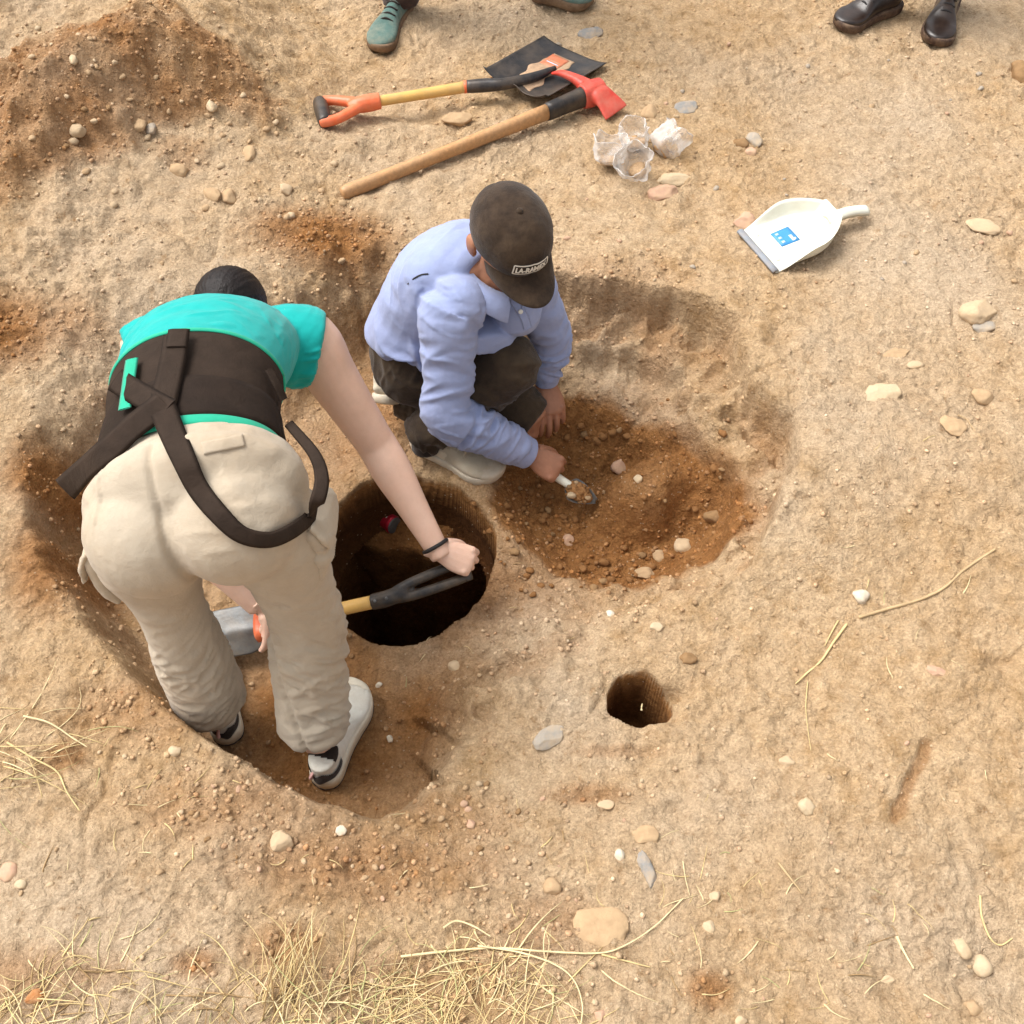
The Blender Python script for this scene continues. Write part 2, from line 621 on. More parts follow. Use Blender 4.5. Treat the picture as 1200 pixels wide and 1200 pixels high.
def terrain(X, Y):
    near = sstep(3.2, 2.0, abs(X)) * sstep(5.4, 4.3, Y) * sstep(-1.2, 0.1, Y)
    Xc, Yc = np.clip(X, -2.6, 2.6), np.clip(Y, 0.0, 4.6)
    z = rbf(Xc, Yc) * near + RIM_UP * sstep(1.25, 1.75, Y) * near
    wx, wy = noise2(X, Y, .35, 1), noise2(X, Y, .35, 2)
    wx2, wy2 = noise2(X, Y, .09, 3), noise2(X, Y, .09, 4)
    wx3, wy3 = noise2(X, Y, .035, 5), noise2(X, Y, .035, 6)
    Xw, Yw = X + .018 * wx + .013 * wx2 + .003 * wx3, Y + .018 * wy + .013 * wy2 + .003 * wy3
    # spoil heap, top left
    ms, _ = seg_sdf(Xw + .03 * wx2, Yw + .03 * wy2, MOUNDW)
    mound = sstep(-.02, .05, ms)
    z = z + .19 * sstep(-.02, .34, ms) + mound * (.024 * noise2(X, Y, .15, 61) + .016 * noise2(X, Y, .06, 62)) + .05 * noise2(X, Y, .5, 7) * sstep(-1.0, -.4, X) * near * 0 + mound * .012
    rug = sstep(.1, -.5, X) * sstep(2.0, 2.5, Y) * near
    z = z + rug * (.030 * noise2(X, Y, .30, 29) + .022 * abs(noise2(X + .03 * wx2, Y, .13, 31)) + .012 * noise2(X, Y, .07, 32))
    # the excavation
    sd, par = seg_sdf(Xw, Yw, PITW)
    i0 = np.floor(par).astype(int) % len(PIT)
    w = PITW_W[i0] * (1 - par % 1) + PITW_W[(i0 + 1) % len(PIT)] * (par % 1)
    q = np.clip(sd / w, -1, 2)
    qq = q + .14 * noise2(X, Y, .24, 26) + .05 * noise2(X, Y, .045, 27)
    stepped = .46 * sstep(-.012, .055, qq) + .14 * sstep(.36, .44, qq) + .40 * np.clip((qq - .05) / .95, 0, 1)
    east = sstep(-.1, .15, X) * sstep(P(0, 735)[1], P(0, 650)[1], Y)
    prof = sstep(0, 1, q) * (1 - east) + east * stepped * sstep(-.05, .05, q)
    bank = np.clip(4 * prof * (1 - prof), 0, 1)
    ledge = 1 - abs(noise2(X, Y, .17, 8)) * 2.2
    floor_d = .205
    depth = (floor_d + .03 * sstep(-.1, .2, X)) * prof
    crag = 1 - 2 * abs(noise2(X + .03 * wx2, Y + .03 * wy2, .11, 23))
    depth = depth - bank * (.018 * ledge + .034 * crag + .026 * noise2(X, Y, .05, 9)) * sstep(.02, .2, w) * sstep(.6, .4, w)
    z = z - depth - prof * (z * .95)
    z = z + .018 * np.exp(-(sd / .035) ** 2) * sstep(.15, .04, w)
    pit = sstep(.1, .9, q)
    z = z + .03 * np.exp(-(np.minimum(sd, 0) / .22) ** 2) * sstep(-.1, .25, X) * sstep(P(0, 760)[1], P(0, 640)[1], Y) * (1 - prof)
    # inner dig and its loose heap
    ds, _ = seg_sdf(Xw, Yw, DIGW)
    dig = sstep(-.01, .13, ds)
    z = z - .085 * dig
    hc = P(752, 575, -.22)
    hr = np.hypot((X - hc[0]) / .165, (Y - hc[1]) / .14)
    heap = sstep(1.0, 0.25, hr + .12 * wx2)
    z = z + .15 * heap
    # round pit mouth and the small hole
    ang = np.arctan2((Y - HOLE_C[1]) / HOLE_R[1], (X - HOLE_C[0]) / HOLE_R[0])
    hrad = np.hypot((X - HOLE_C[0]) / HOLE_R[0], (Y - HOLE_C[1]) / HOLE_R[1])
    hrad = hrad * (1 - .022 * np.sin(3 * ang + .6) - .012 * np.sin(7 * ang) - .007 * wx3 - .014 * wx2)
    lip = (hrad - 1) * HOLE_R[0]
    z = z + .012 * np.exp(-((lip - .02) / .03) ** 2)
    near_rim = sstep(.16, 0, lip)
    z = z * (1 - near_rim * .55) + near_rim * .55 * (-.192)
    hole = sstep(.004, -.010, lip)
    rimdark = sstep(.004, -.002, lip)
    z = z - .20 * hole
    sc_ = P(751, 815, -.03)
    sre = np.hypot((Xw - sc_[0]) / .070, (Yw - sc_[1]) / .073)
    s2_ = P(786, 806, -.02)
    sr2 = np.hypot((Xw - s2_[0]) / .034, (Yw - s2_[1]) / .026)
    ss = np.maximum((1 - sre) * .07, ((1 - sr2) * .026))
    small = sstep(-.003, .012, ss)
    z = z - .012 * sstep(-.04, 0.0, ss)
    z = z - small * .035 - .20 * sstep(.99, .86, sre)
    # dry cracks and a stick-shaped rut on the right
    r0, r1 = P(1086, 875)[:2], P(1046, 962)[:2]
    t = np.clip(((X - r0[0]) * (r1[0] - r0[0]) + (Y - r0[1]) * (r1[1] - r0[1])) / ((r1 - r0) @ (r1 - r0)), 0, 1)
    rd = np.hypot(X - r0[0] - t * (r1[0] - r0[0]), Y - r0[1] - t * (r1[1] - r0[1]))
    rut = sstep(.02, .006, rd + .006 * wx3)
    z = z - .012 * rut
    # footprints
    for a, b, th in STEPS:
        c = P(a, b)
        u = (X - c[0]) * math.cos(th) + (Y - c[1]) * math.sin(th)
        v = -(X - c[0]) * math.sin(th) + (Y - c[1]) * math.cos(th)
        hw = .047 - .010 * np.cos((u + .03) * 26)
        fd = np.maximum(abs(u) - .13, abs(v) - hw) + .004 * wx3
        inside = sstep(.012, -.012, fd) * np.clip(.5 + 1.2 * noise2(X, Y, .08, 41), 0, 1)
        z = z - inside * (.005 + .0016 * np.sin(u * 330 + 0.8 * np.sin(v * 60) + 3 * wx3)) + .002 * np.exp(-((fd - .012) / .012) ** 2) * inside
    # roughness
    crumb = np.zeros_like(X)
    moist = np.zeros_like(X)
    for c, rx, ry, s in PATCHW:
        g = np.exp(-(((X - c[0]) / rx) ** 2 + ((Y - c[1]) / ry) ** 2) ** 1.5)
        moist = np.maximum(moist, s * g)
        crumb = np.maximum(crumb, .9 * s * g)
    front = sstep(.05, .0, w * .5) * sstep(-.35, -.02, sd) * (sd < 0)
    crumb = np.maximum(crumb, .7 * front)
    crumb = np.maximum(crumb, mound * .38)
    crumb = np.maximum(crumb, .75 * np.clip(dig + .3 * bank, 0, 1) * (1 - .95 * heap))
    moist = np.maximum(moist, pit * (.42 + .35 * noise2(X, Y, .28, 10)))
    moist = np.maximum(moist, sstep(-.025, .045, ds + .02 * wx2) * (.95 - .12 * heap))
    moist = np.maximum(moist, .42 * bank * sstep(-.3, .4, noise2(X, Y, .14, 12)))
    fl = P(400, 850, -.2)
    moist = np.maximum(moist, .98 * pit * np.exp(-(((X - fl[0]) / .42) ** 2 + ((Y - fl[1]) / .30) ** 2) ** 1.6) * (.85 + .3 * noise2(X, Y, .2, 63)))
    moist = np.maximum(moist, mound * (.60 + .30 * noise2(X, Y, .16, 28)))
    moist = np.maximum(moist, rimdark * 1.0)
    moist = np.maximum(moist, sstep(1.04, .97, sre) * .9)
    moist = np.maximum(moist, rut * .55)
    fine = near
    soft = np.clip(.75 + .9 * noise2(X, Y, .4, 42), .25, 1.5)
    z = z + fine * (.012 * noise2(X, Y, .30, 13) * (1 - .6 * hole) + soft * (.012 * noise2(X, Y, .13, 14) + .0105 * noise2(X, Y, .06, 15)))
    rid = 1 - 2 * abs(noise2(X + .02 * wx2, Y + .02 * wy2, .075, 16))
    z = z + fine * .0055 * soft * rid * (1 - pit * .3)
    ck = abs(noise2(X + .015 * wx2, Y + .015 * wy2, .16, 24))
    z = z - fine * .010 * np.exp(-(ck / .035) ** 2) * np.clip(1.4 * noise2(X, Y, .22, 25), 0, 1)
    amp = .0042 * soft + .0075 * crumb + .0035 * bank
    z = z + fine * amp * (noise2(X, Y, .028, 17) + .7 * noise2(X, Y, .014, 18))
    cl = np.clip(noise2(X, Y, .022, 19) - .25, 0, 1)
    z = z + fine * (.007 * crumb + .0050 * soft) * cl * 2.2
    # crusted ledges: stepped relief in patches
    tn = noise2(X + .02 * wx2, Y + .02 * wy2, .15, 51) + .45 * noise2(X, Y, .055, 52) + .2 * noise2(X, Y, .022, 53)
    tk = tn * 4.5
    tf_ = tk - np.floor(tk)
    ter = (np.floor(tk) + sstep(.40, .62, tf_)) / 4.5 - tn
    tm = np.clip(.35 + 1.3 * noise2(X, Y, .33, 54), 0, 1) * (1 - .6 * crumb)
    z = z + fine * .046 * ter * tm
    # swept scratches on the bowl beside the near shoe
    bc = P(540, 830, -.15)
    bm = np.exp(-(((X - bc[0]) / .2) ** 2 + ((Y - bc[1]) / .16) ** 2))
    z = z + fine * .004 * bm * noise2(X * .25 + Y * .9, (Y * .25 - X) * .12, .016, 20)
    far = 1 - near
    z = z + far * .06 * noise2(X, Y, 3.0, 21)
    moist = moist * near + far * .15
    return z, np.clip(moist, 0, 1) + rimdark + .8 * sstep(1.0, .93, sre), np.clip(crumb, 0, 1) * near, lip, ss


def axis(lo, hi, step, far):
    a = np.arange(lo, hi, step) if np.isscalar(step) else step
    out, s, p = [], a[1] - a[0], a[0]
    while p > -far:
        s *= 1.28
        p -= s
        out.append(p)
    out2, s, p = [], a[-1] - a[-2], a[-1]
    while p < far:
        s *= 1.28
        p += s
        out2.append(p)
    return np.concatenate([out[::-1], a, out2])


ya = [.25]
while ya[-1] < 4.2:
    ya.append(ya[-1] + .0036 + .0011 * ya[-1])
GX = axis(-2.0, 2.0, .0052, 400)
GY = axis(0, 0, np.array(ya), 400)
XX, YY = np.meshgrid(GX, GY)
ZZ, MO, CR, LIP, SS = terrain(XX.ravel(), YY.ravel())
ZZ, MO, CR, LIP, SS = [a.reshape(XX.shape) for a in (ZZ, MO, CR, LIP, SS)]


def samp(A, x, y):
    x, y = np.atleast_1d(x).astype(float), np.atleast_1d(y).astype(float)
    i = np.clip(np.searchsorted(GX, x) - 1, 0, len(GX) - 2)
    j = np.clip(np.searchsorted(GY, y) - 1, 0, len(GY) - 2)
    u = (x - GX[i]) / (GX[i + 1] - GX[i])
    v = (y - GY[j]) / (GY[j + 1] - GY[j])
    return A[j, i] * (1 - u) * (1 - v) + A[j, i + 1] * u * (1 - v) + A[j + 1, i] * (1 - u) * v + A[j + 1, i + 1] * u * v


def gz(x, y):
    return float(samp(ZZ, x, y)[0])


def G(px, py):
    """where the sight line through a pixel of the survey photo meets the ground"""
    d = ray(px, py)
    t = np.linspace(.9, 5.6, 1200)
    q = CAMP + t[:, None] * d
    h = q[:, 2] - samp(ZZ, q[:, 0], q[:, 1])
    k = np.argmax(h < 0)
    if k == 0: k = len(t) - 1
    a, b = h[k - 1], h[k]
    tt = t[k - 1] + (t[k] - t[k - 1]) * a / (a - b + 1e-12)
    return CAMP + tt * d


def build_ground():
    ny, nx = XX.shape
    V = np.stack([XX, YY, ZZ], 2).reshape(-1, 3)
    idx = np.arange(ny * nx).reshape(ny, nx)
    F = np.stack([idx[:-1, :-1], idx[:-1, 1:], idx[1:, 1:], idx[1:, :-1]], 2).reshape(-1, 4)
    lf = LIP.reshape(-1)[F].max(1)
    F = F[lf > -.022]                     # open the mouth of the round pit
    used = np.zeros(len(V), bool)
    used[F.ravel()] = True
    remap = np.cumsum(used) - 1
    V, F = V[used], remap[F]
    me = mesh_np('ground', V, F)
    a = me.attributes.new('moist', 'FLOAT', 'POINT')
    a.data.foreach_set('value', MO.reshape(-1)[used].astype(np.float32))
    me.materials.append(M['soil'])
    o = bpy.data.objects.new('ground', me)
    COL.objects.link(o)
    o['kind'] = 'structure'
    o['label'] = 'dry sandy tan earth with a shallow dug trench and holes'


build_ground()


def build_shaft():
    """the bell-shaped chamber below the mouth of the round pit: wall, ledge with debris, deeper floor"""
    nk = 200
    prof = [(.975, -.30), (.985, -.335), (1.03, -.38), (1.08, -.46), (1.18, -.62), (1.25, -.85), (1.25, -1.1), (1.15, -1.28), (.85, -1.32), (.45, -1.33), (.03, -1.335)]
    R = crom(np.array(prof), 70)
    th = np.linspace(0, 2 * np.pi, nk, endpoint=False)
    V = []
    for r, z in R:
        r_ = r * (1 + .022 * np.sin(3 * th + .6) + .012 * np.sin(7 * th))
        x = HOLE_C[0] + HOLE_R[0] * r_ * np.cos(th)
        y = HOLE_C[1] + HOLE_R[1] * r_ * np.sin(th)
        V.append(np.stack([x, y, np.full(nk, z)], 1))
    V = np.array(V).reshape(-1, 3)
    d = .016 * noise3(V / .07) + .008 * noise3(V / .025) + .02 * noise3(V / .2)
    c = np.array([HOLE_C[0], HOLE_C[1], -.5])
    rad_ = V - c
    rad_ /= np.linalg.norm(rad_, axis=1)[:, None]
    w = np.repeat(sstep(0, 12, np.arange(70)), nk)
    V = V + rad_ * (d * w)[:, None]
    i = np.arange(70 * nk).reshape(70, nk)
    j = np.roll(i, -1, 1)
    F = np.stack([i[:-1], i[1:], j[1:], j[:-1]], 2).reshape(-1, 4)
    me = mesh_np('pit_chamber', V, F)
    a = me.attributes.new('moist', 'FLOAT', 'POINT')
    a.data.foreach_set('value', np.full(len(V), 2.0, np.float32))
    me.materials.append(M['soil'])
    o = bpy.data.objects.new('pit_chamber', me)
    COL.objects.link(o)
    o['kind'] = 'structure'
    # ledge of fallen soil against the far wall
    yL = P(470, 642, -.42)[1]
    nu, nv = 90, 40
    V, mo = [], []
    for a_ in range(nv):
        for b_ in range(nu):
            s = b_ / (nu - 1)
            t = a_ / (nv - 1)
            x = HOLE_C[0] + HOLE_R[0] * 1.10 * (2 * s - 1)
            yw = HOLE_C[1] + HOLE_R[1] * 1.12 * math.sqrt(max(0, 1 - ((2 * s - 1) * .98) ** 2))
            ye = min(yL + .02 * math.sin(7 * s + 1) + .012 * math.sin(17 * s), yw)
            tt = min(1, t / .55)
            y = yw + (ye - yw) * tt
            z = -.385 - .03 * tt + .05 * (1 - tt) ** 3 - .9 * max(0, (t - .55) / .45)
            y += .03 * max(0, (t - .55) / .45)
            V.append((x, y, z))
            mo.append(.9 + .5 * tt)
    V = np.array(V)
    V[:, 2] += .014 * noise3(V / .06) + .007 * noise3(V / .022)
    V[:, 1] += .012 * noise3(V / .05 + 9)
    i = np.arange(nu * nv).reshape(nv, nu)
    F = np.stack([i[:-1, :-1], i[1:, :-1], i[1:, 1:], i[:-1, 1:]], 2).reshape(-1, 4)
    me = mesh_np('soil_ledge', V, F)
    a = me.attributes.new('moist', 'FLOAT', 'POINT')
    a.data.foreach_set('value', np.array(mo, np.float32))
    me.materials.append(M['soil'])
    o = bpy.data.objects.new('soil_ledge', me)
    COL.objects.link(o)
    o['kind'] = 'structure'


build_shaft()
# ------------------------------------------------------------------ people
M['skin_pale'] = simple_mat('skin_pale', (0.70, 0.46, 0.345), .5, .09, 14, .2, 420, spec=.35, sss=.12, dust=(.58, .33, .22), dust_amt=.35, dscale=9)
M['skin_tan'] = simple_mat('skin_tan', (0.36, 0.165, 0.095), .5, .14, 30, .2, 400, spec=.35, sss=.08)
M['khaki'] = fabric_mat('khaki_cloth', (0.445, 0.375, 0.285), .06, 1100, dust=(.40, .285, .175), dust_amt=.5, dscale=5)
M['teal'] = fabric_mat('teal_jersey', (0.006, 0.34, 0.315), .07, 1300, bump=.12)
M['green_trim'] = fabric_mat('green_trim', (0.02, 0.36, 0.22), .08, 1300, bump=.1)
M['belt'] = fabric_mat('black_webbing', (0.030, 0.019, 0.013), .25, 700, rough=.85, dust=(.04, .028, .02), dust_amt=.3, dscale=9)
M['belt2'] = fabric_mat('black_elastic', (0.021, 0.013, 0.009), .25, 900, rough=.85, dust=(.035, .025, .018), dust_amt=.25, dscale=9)
for q_ in ('belt', 'belt2'): M[q_].node_tree.nodes['Principled BSDF'].inputs['Sheen Weight'].default_value = 0
M['hair'] = simple_mat('dark_hair', (0.010, 0.006, 0.005), .5, .4, 90, .5, 260, spec=.25, stretch=(1, 1, .15))
M['blue_shirt'] = fabric_mat('blue_cotton', (0.285, 0.335, 0.53), .06, 1300, dust=(.33, .32, .42), dust_amt=.3, dscale=5, bump=.18)
M['brown_trouser'] = fabric_mat('brown_cloth', (0.030, 0.019, 0.012), .2, 900, dust=(.12, .082, .045), dust_amt=.5, dscale=7)
M['cap'] = fabric_mat('cap_cloth', (0.030, 0.018, 0.011), .2, 1000, dust=(.11, .07, .04), dust_amt=.5, dscale=11)
M['white_rubber'] = simple_mat('white_rubber', (0.66, 0.60, 0.48), .55, .08, 40, .1, dust=DUST, dust_amt=.45, dscale=18)
M['white_mesh'] = fabric_mat('white_shoe_mesh', (0.70, 0.68, 0.60), .06, 1600, dust=DUST, dust_amt=.35, dscale=20)
M['black_shoe'] = fabric_mat('black_shoe_cloth', (0.018, 0.013, 0.011), .2, 1200, dust=(.12, .08, .05), dust_amt=.3, dscale=25)
M['dark_sole'] = simple_mat('dark_sole', (0.022, 0.017, 0.014), .7, .2, 60, .1, dust=DUST, dust_amt=.5, dscale=25)
M['beige_mesh'] = fabric_mat('beige_shoe_knit', (0.52, 0.46, 0.355), .10, 1500, dust=DUST, dust_amt=.35, dscale=18)
M['beige_sole'] = simple_mat('beige_sole', (0.56, 0.50, 0.40), .6, .08, 40, .1, dust=DUST, dust_amt=.6, dscale=18)
M['pink'] = fabric_mat('pink_tab', (0.72, 0.42, 0.38), .05, 1300)
M['eye'] = simple_mat('eye_white', (0.7, 0.66, 0.6), .2, .03)
M['white_print'] = simple_mat('white_print', (0.72, 0.70, 0.64), .6, .05, 80)
M['black_cord'] = simple_mat('black_cord', (0.012, 0.01, 0.01), .6, .2, 200, .3, 900)


def rot_about(v, ax, a):
    ax = unit(ax)
    v = np.asarray(v, float)
    return v * math.cos(a) + np.cross(ax, v) * math.sin(a) + ax * (ax @ v) * (1 - math.cos(a))


def hand_parts(wr, fd, back, mirror, curls, spread=6, L=.178, thumb=(.5, .45, .35), tcurl=(20, 25)):
    """palm, four fingers and thumb. fd: wrist to knuckles; back: out of the back of the hand; mirror: +1 thumb on +(fd x back)"""
    k = L / .178
    f = unit(fd)
    b = unit(np.asarray(back, float) - f * (np.asarray(back, float) @ f))
    s = np.cross(f, b) * mirror
    wr = np.asarray(wr, float)
    out = [tube([(*(wr - f * .03 * k), .025 * k, .019 * k), (*(wr + f * .005 * k), .026 * k, .018 * k), (*(wr + f * .045 * k), .038 * k, .016 * k), (*(wr + f * .080 * k + b * .003), .040 * k, .0135 * k), (*(wr + f * .094 * k), .036 * k, .009 * k)], s, 14, 14)]
    out.append(ball(wr + f * .035 * k + s * .022 * k - b * .010 * k, 1, [f * .034 * k, s * .017 * k, b * .016 * k], 8, 10))
    offs = [.029, .010, -.010, -.028]
    lens = [.074, .082, .076, .060]
    for i in range(4):
        base = wr + f * (.086 - .004 * abs(i - 1)) * k + s * offs[i] * k + b * .002
        d = rot_about(f, b, -rad(spread) * (offs[i] / .029) * mirror)
        ax = np.cross(d, b)
        c = curls[i] if np.ndim(curls[0]) else curls
        pts = [(base - d * .02 * k, .0095 * k), (base, .0102 * k)]
        p, dd = base, d
        rr = [.0092, .0083, .0070]
        for j, fr in enumerate((.46, .30, .24)):
            dd = rot_about(dd, ax, -rad(c[j]))
            p = p + dd * lens[i] * fr * k
            pts.append((p, rr[j] * k * (0.93 if i == 3 else 1)))
        out.append(limb(pts, s, 20, 10))
        out.append(ball(base + b * .003 * k, .0112 * k, None, 6, 8))
    tb = wr + f * .022 * k + s * .026 * k - b * .006 * k
    td = unit(s * thumb[0] + f * thumb[1] - b * thumb[2])
    tax = unit(np.cross(td, f * .6 - b * .8 - s * .5))
    p1 = tb + td * .040 * k
    d2 = rot_about(td, tax, rad(tcurl[0]))
    p2 = p1 + d2 * .033 * k
    d3 = rot_about(d2, tax, rad(tcurl[1]))
    p3 = p2 + d3 * .025 * k
    out.append(limb([(tb - td * .012 * k, .013 * k), (tb, .0145 * k), (p1, .0112 * k), (p2, .0100 * k), (p3, .0075 * k)], s, 20, 10))
    return out


def mesh_join(a, b):
    (V1, F1), (V2, F2) = a, b
    F2 = np.asarray(F2) + len(V1)
    return np.vstack([V1, V2]), np.vstack([np.asarray(F1), F2])


def head_parts(c, face, up, k=1.0):
    """c: centre of the skull; face: where it looks; up: crown"""
    f = unit(face)
    u = unit(np.asarray(up) - f * (np.asarray(up) @ f))
    s = np.cross(f, u)
    c = np.asarray(c, float)
    E = lambda p, a: ball(c + k * (f * p[0] + s * p[1] + u * p[2]), 1, [f * a[0] * k, s * a[1] * k, u * a[2] * k], 12, 16)
    parts = [E((-.008, 0, .018), (.096, .076, .090)), E((.030, 0, -.045), (.056, .058, .072)), E((.052, 0, -.088), (.032, .036, .026)), E((.066, 0, -.018), (.026, .052, .040)),
             E((.064, .030, -.040), (.026, .026, .028)), E((.064, -.030, -.040), (.026, .026, .028)), E((.075, .026, .012), (.016, .026, .009)), E((.075, -.026, .012), (.016, .026, .009)),
             E((.086, 0, -.068), (.010, .024, .0055)), E((.085, 0, -.077), (.010, .021, .006)), E((.098, 0, -.042), (.013, .0165, .010))]
    nb, nt = c + k * (f * .085 + u * .006), c + k * (f * .106 - u * .036)
    parts.append(limb([(nb, .008 * k), ((nb + nt) / 2, .0095 * k), (nt, .0125 * k)], s, 10, 10))
    for q in (-1, 1):
        parts.append(tube([(*(c + k * (f * -.012 + s * q * .074 + u * .018)), .010 * k, .007 * k), (*(c + k * (f * -.018 + s * q * .086 + u * .010)), .020 * k, .010 * k), (*(c + k * (f * -.016 + s * q * .086 - u * .018)), .017 * k, .009 * k), (*(c + k * (f * -.006 + s * q * .078 - u * .038)), .008 * k, .007 * k)], f, 12, 10))
    return parts, f, s, u


def shoe(parent, heel, toe, up=(0, 0, 1), W=.098, H=.085, sole_h=.028, mats=None, collar=.10, name='shoe', flare=1.0, toe_h=.045, lace=None):
    """sole, upper (one closed last with a collar), heel counter and toe cap as sub-parts. heel/toe: points under the sole ends"""
    heel, toe = np.asarray(heel, float), np.asarray(toe, float)
    f = unit(toe - heel)
    L = np.linalg.norm(toe - heel)
    u = unit(np.asarray(up, float) - f * (np.asarray(up, float) @ f))
    s = np.cross(f, u)
    k = L / .28
    fr = np.array([0, .04, .12, .25, .40, .55, .70, .82, .92, .98, 1.0])
    hw = np.array([.12, .52, .70, .72, .70, .80, .98, 1.0, .82, .48, .10]) * W / 2 * flare
    sk = np.array([0, 0, 0, 0, .002, .003, .002, -.002, -.006, -.010, -.012])

    def outline(grow):
        a = [(x, w) for x, w in zip(fr, hw)]
        pr = crom(np.column_stack([fr * L, hw + 0, sk]), 26)
        left = [(p[0], p[1] * grow + p[2]) for p in pr]
        right = [(p[0], -p[1] * grow + p[2]) for p in pr[::-1]]
        return np.array(left + right)
    lay = [(0, .94, 0), (.004, 1.0, 0), (sole_h * .55, 1.03, 0), (sole_h * .9, 1.02, 0), (sole_h, .97, 0)]
    V, F = [], []
    o = outline(1.0)
    n = len(o)
    cx = L / 2
    for z, g, _ in lay:
        q = o.copy()
        q[:, 0] = cx + (q[:, 0] - cx) * (1 + (g - 1) * .5)
        q[:, 1] *= g
        spring = .010 * k * np.clip((q[:, 0] / L - .78) / .22, 0, 1) ** 2 + .004 * k * np.clip((.1 - q[:, 0] / L) / .1, 0, 1)
        V.append(heel + f * q[:, :1] + s * q[:, 1:2] + u * (z + spring)[:, None])
    V = np.vstack(V)
    for i in range(len(lay) - 1):
        for j in range(n):
            F.append((i * n + j, i * n + (j + 1) % n, (i + 1) * n + (j + 1) % n, (i + 1) * n + j))
    F.append(tuple(range(n))[::-1])
    F.append(tuple(range((len(lay) - 1) * n, len(lay) * n)))
    up_rows = []
    tops = np.array([.50, .80, .98, 1.0, .92, .72, toe_h / H * 1.05, toe_h / H * .92, toe_h / H * .72, toe_h / H * .5, toe_h / H * .3]) * (H - sole_h * .6)
    for x, w, t, kk in zip(fr, hw, tops, sk):
        c = heel + f * (x * L * .97 + .015 * L) + s * kk + u * (sole_h * .6 + t * .5 + .008 * np.clip((x - .78) / .22, 0, 1) ** 2)
        up_rows.append((*c, max(w * .95, .004), max(t * .5, .004)))
    V2, F2 = tube(up_rows, s, 40, 22, True, 2.5)
    # the foot side of the last is narrower at the top
    rel = (V2 - heel) @ u
    lat = (V2 - heel) @ s
    xx = (V2 - heel) @ f / L
    nar = 1 - .42 * sstep(.3 * H, 1.0 * H, rel) * sstep(.75, .45, xx)
    V2 = V2 - s * (lat * (1 - nar))[:, None]
    bw = .036 * k
    coll = tube([(*(heel + f * .17 * L + u * (H * .55)), bw * 1.0, bw * 1.25), (*(heel + f * .16 * L + u * H * .95), bw * .95, bw * 1.25), (*(heel + f * .155 * L + u * (collar)), bw * .93, bw * 1.2)], s, 8, 20)
    UV, UF = fuse([(V2, F2), coll], .0035, 5)
    U = mk('upper', UV, UF, mats['upper'], parent)
    so = mk('sole', V, F, mats['sole'], parent)
    if 'out' in mats:
        V3 = V.copy()
        V3 = V3[:3 * n] - u * .006
        F3 = [q for q in F[:2 * n]] + [tuple(range(n))[::-1], tuple(range(2 * n, 3 * n))]
        V3 = V3 - u * 0
        hts = (V3 - heel) @ u
        V3 = V3 - u * (hts * .62)[:, None]
        mk('outsole', V3, F3, mats['out'], so)

    def patch(nm, cond, off, mat):
        N = vnormals(UV, UF)
        xx = (UV - heel) @ f / L
        zz = (UV - heel) @ u
        yy = (UV - heel) @ s
        keep = cond(xx, zz, yy)
        Fk = np.asarray(UF)
        Fk = Fk[keep[Fk].all(1)]
        if not len(Fk): return
        ids = np.unique(Fk)
        rm = -np.ones(len(UV), int)
        rm[ids] = np.arange(len(ids))
        mk(nm, (UV + N * off)[ids], rm[Fk], mat, U)
    for nm, cond, off, mat in mats.get('patches', ()):
        patch(nm, cond, off, mat)
    if lace:
        for q in range(4):
            x = .40 + .075 * q
            hh = np.interp(x, fr, tops) + sole_h * .6
            a = heel + f * x * L + u * (hh * .93 + .004)
            mk('lace', *limb([(a + s * .022 * k - u * .006, .003), (a + u * .0035, .0034), (a - s * .022 * k - u * .006, .003)], f, 8, 6), lace, U)
    return U


def ribbon(pts, nrm, width, thick=.003, n=60):
    """strap: flat band along pts with given normals"""
    R = crom(np.hstack([pts, nrm]), n)
    C, N = R[:, :3], R[:, 3:]
    T = np.gradient(C, axis=0)
    V, F = [], []
    W = np.broadcast_to(width, (n,)) if np.ndim(width) == 0 else np.interp(np.linspace(0, 1, n), np.linspace(0, 1, len(width)), width)
    for c, t, nn, w in zip(C, T, N, W):
        t = unit(t)
        s = unit(np.cross(t, nn))
        nn = np.cross(s, t)
        for a, b in ((-1, 0), (-.6, .35), (.6, .35), (1, 0), (.6, -.3), (-.6, -.3)):
            V.append(c + s * a * w / 2 + nn * (b * thick * 2))
    for i in range(n - 1):
        for j in range(6):
            F.append((i * 6 + j, i * 6 + (j + 1) % 6, i * 6 + 6 + (j + 1) % 6, i * 6 + 6 + j))
    F.append(tuple(range(6)))
    F.append(tuple(range(6 * n - 6, 6 * n))[::-1])
    return np.array(V), F


def bvh_of(V, F):
    return BVHTree.FromPolygons([Vector(v) for v in V], [tuple(int(i) for i in f) for f in F])


def drape(bvh, pts, off):
    """nearest points of the cloth surface to a polyline, lifted along the surface normal"""
    out, nr = [], []
    for p in pts:
        loc, no, _, _ = bvh.find_nearest(Vector(p))
        no = np.array(no)
        out.append(np.array(loc) + no * off)
        nr.append(no)
    return np.array(out), np.array(nr)


def lay_on(bvh, pix, off):
    """points of the cloth surface along sight lines"""
    out, nr = [], []
    for px, py in pix:
        d = ray(px, py)
        loc, no, _, _ = bvh.ray_cast(Vector(CAMP), Vector(d))
        if loc is None:
            out.append(None); nr.append(None); continue
        no = np.array(no)
        if no @ d > 0: no = -no
        out.append(np.array(loc) + no * off)
        nr.append(no)
    return out, nr


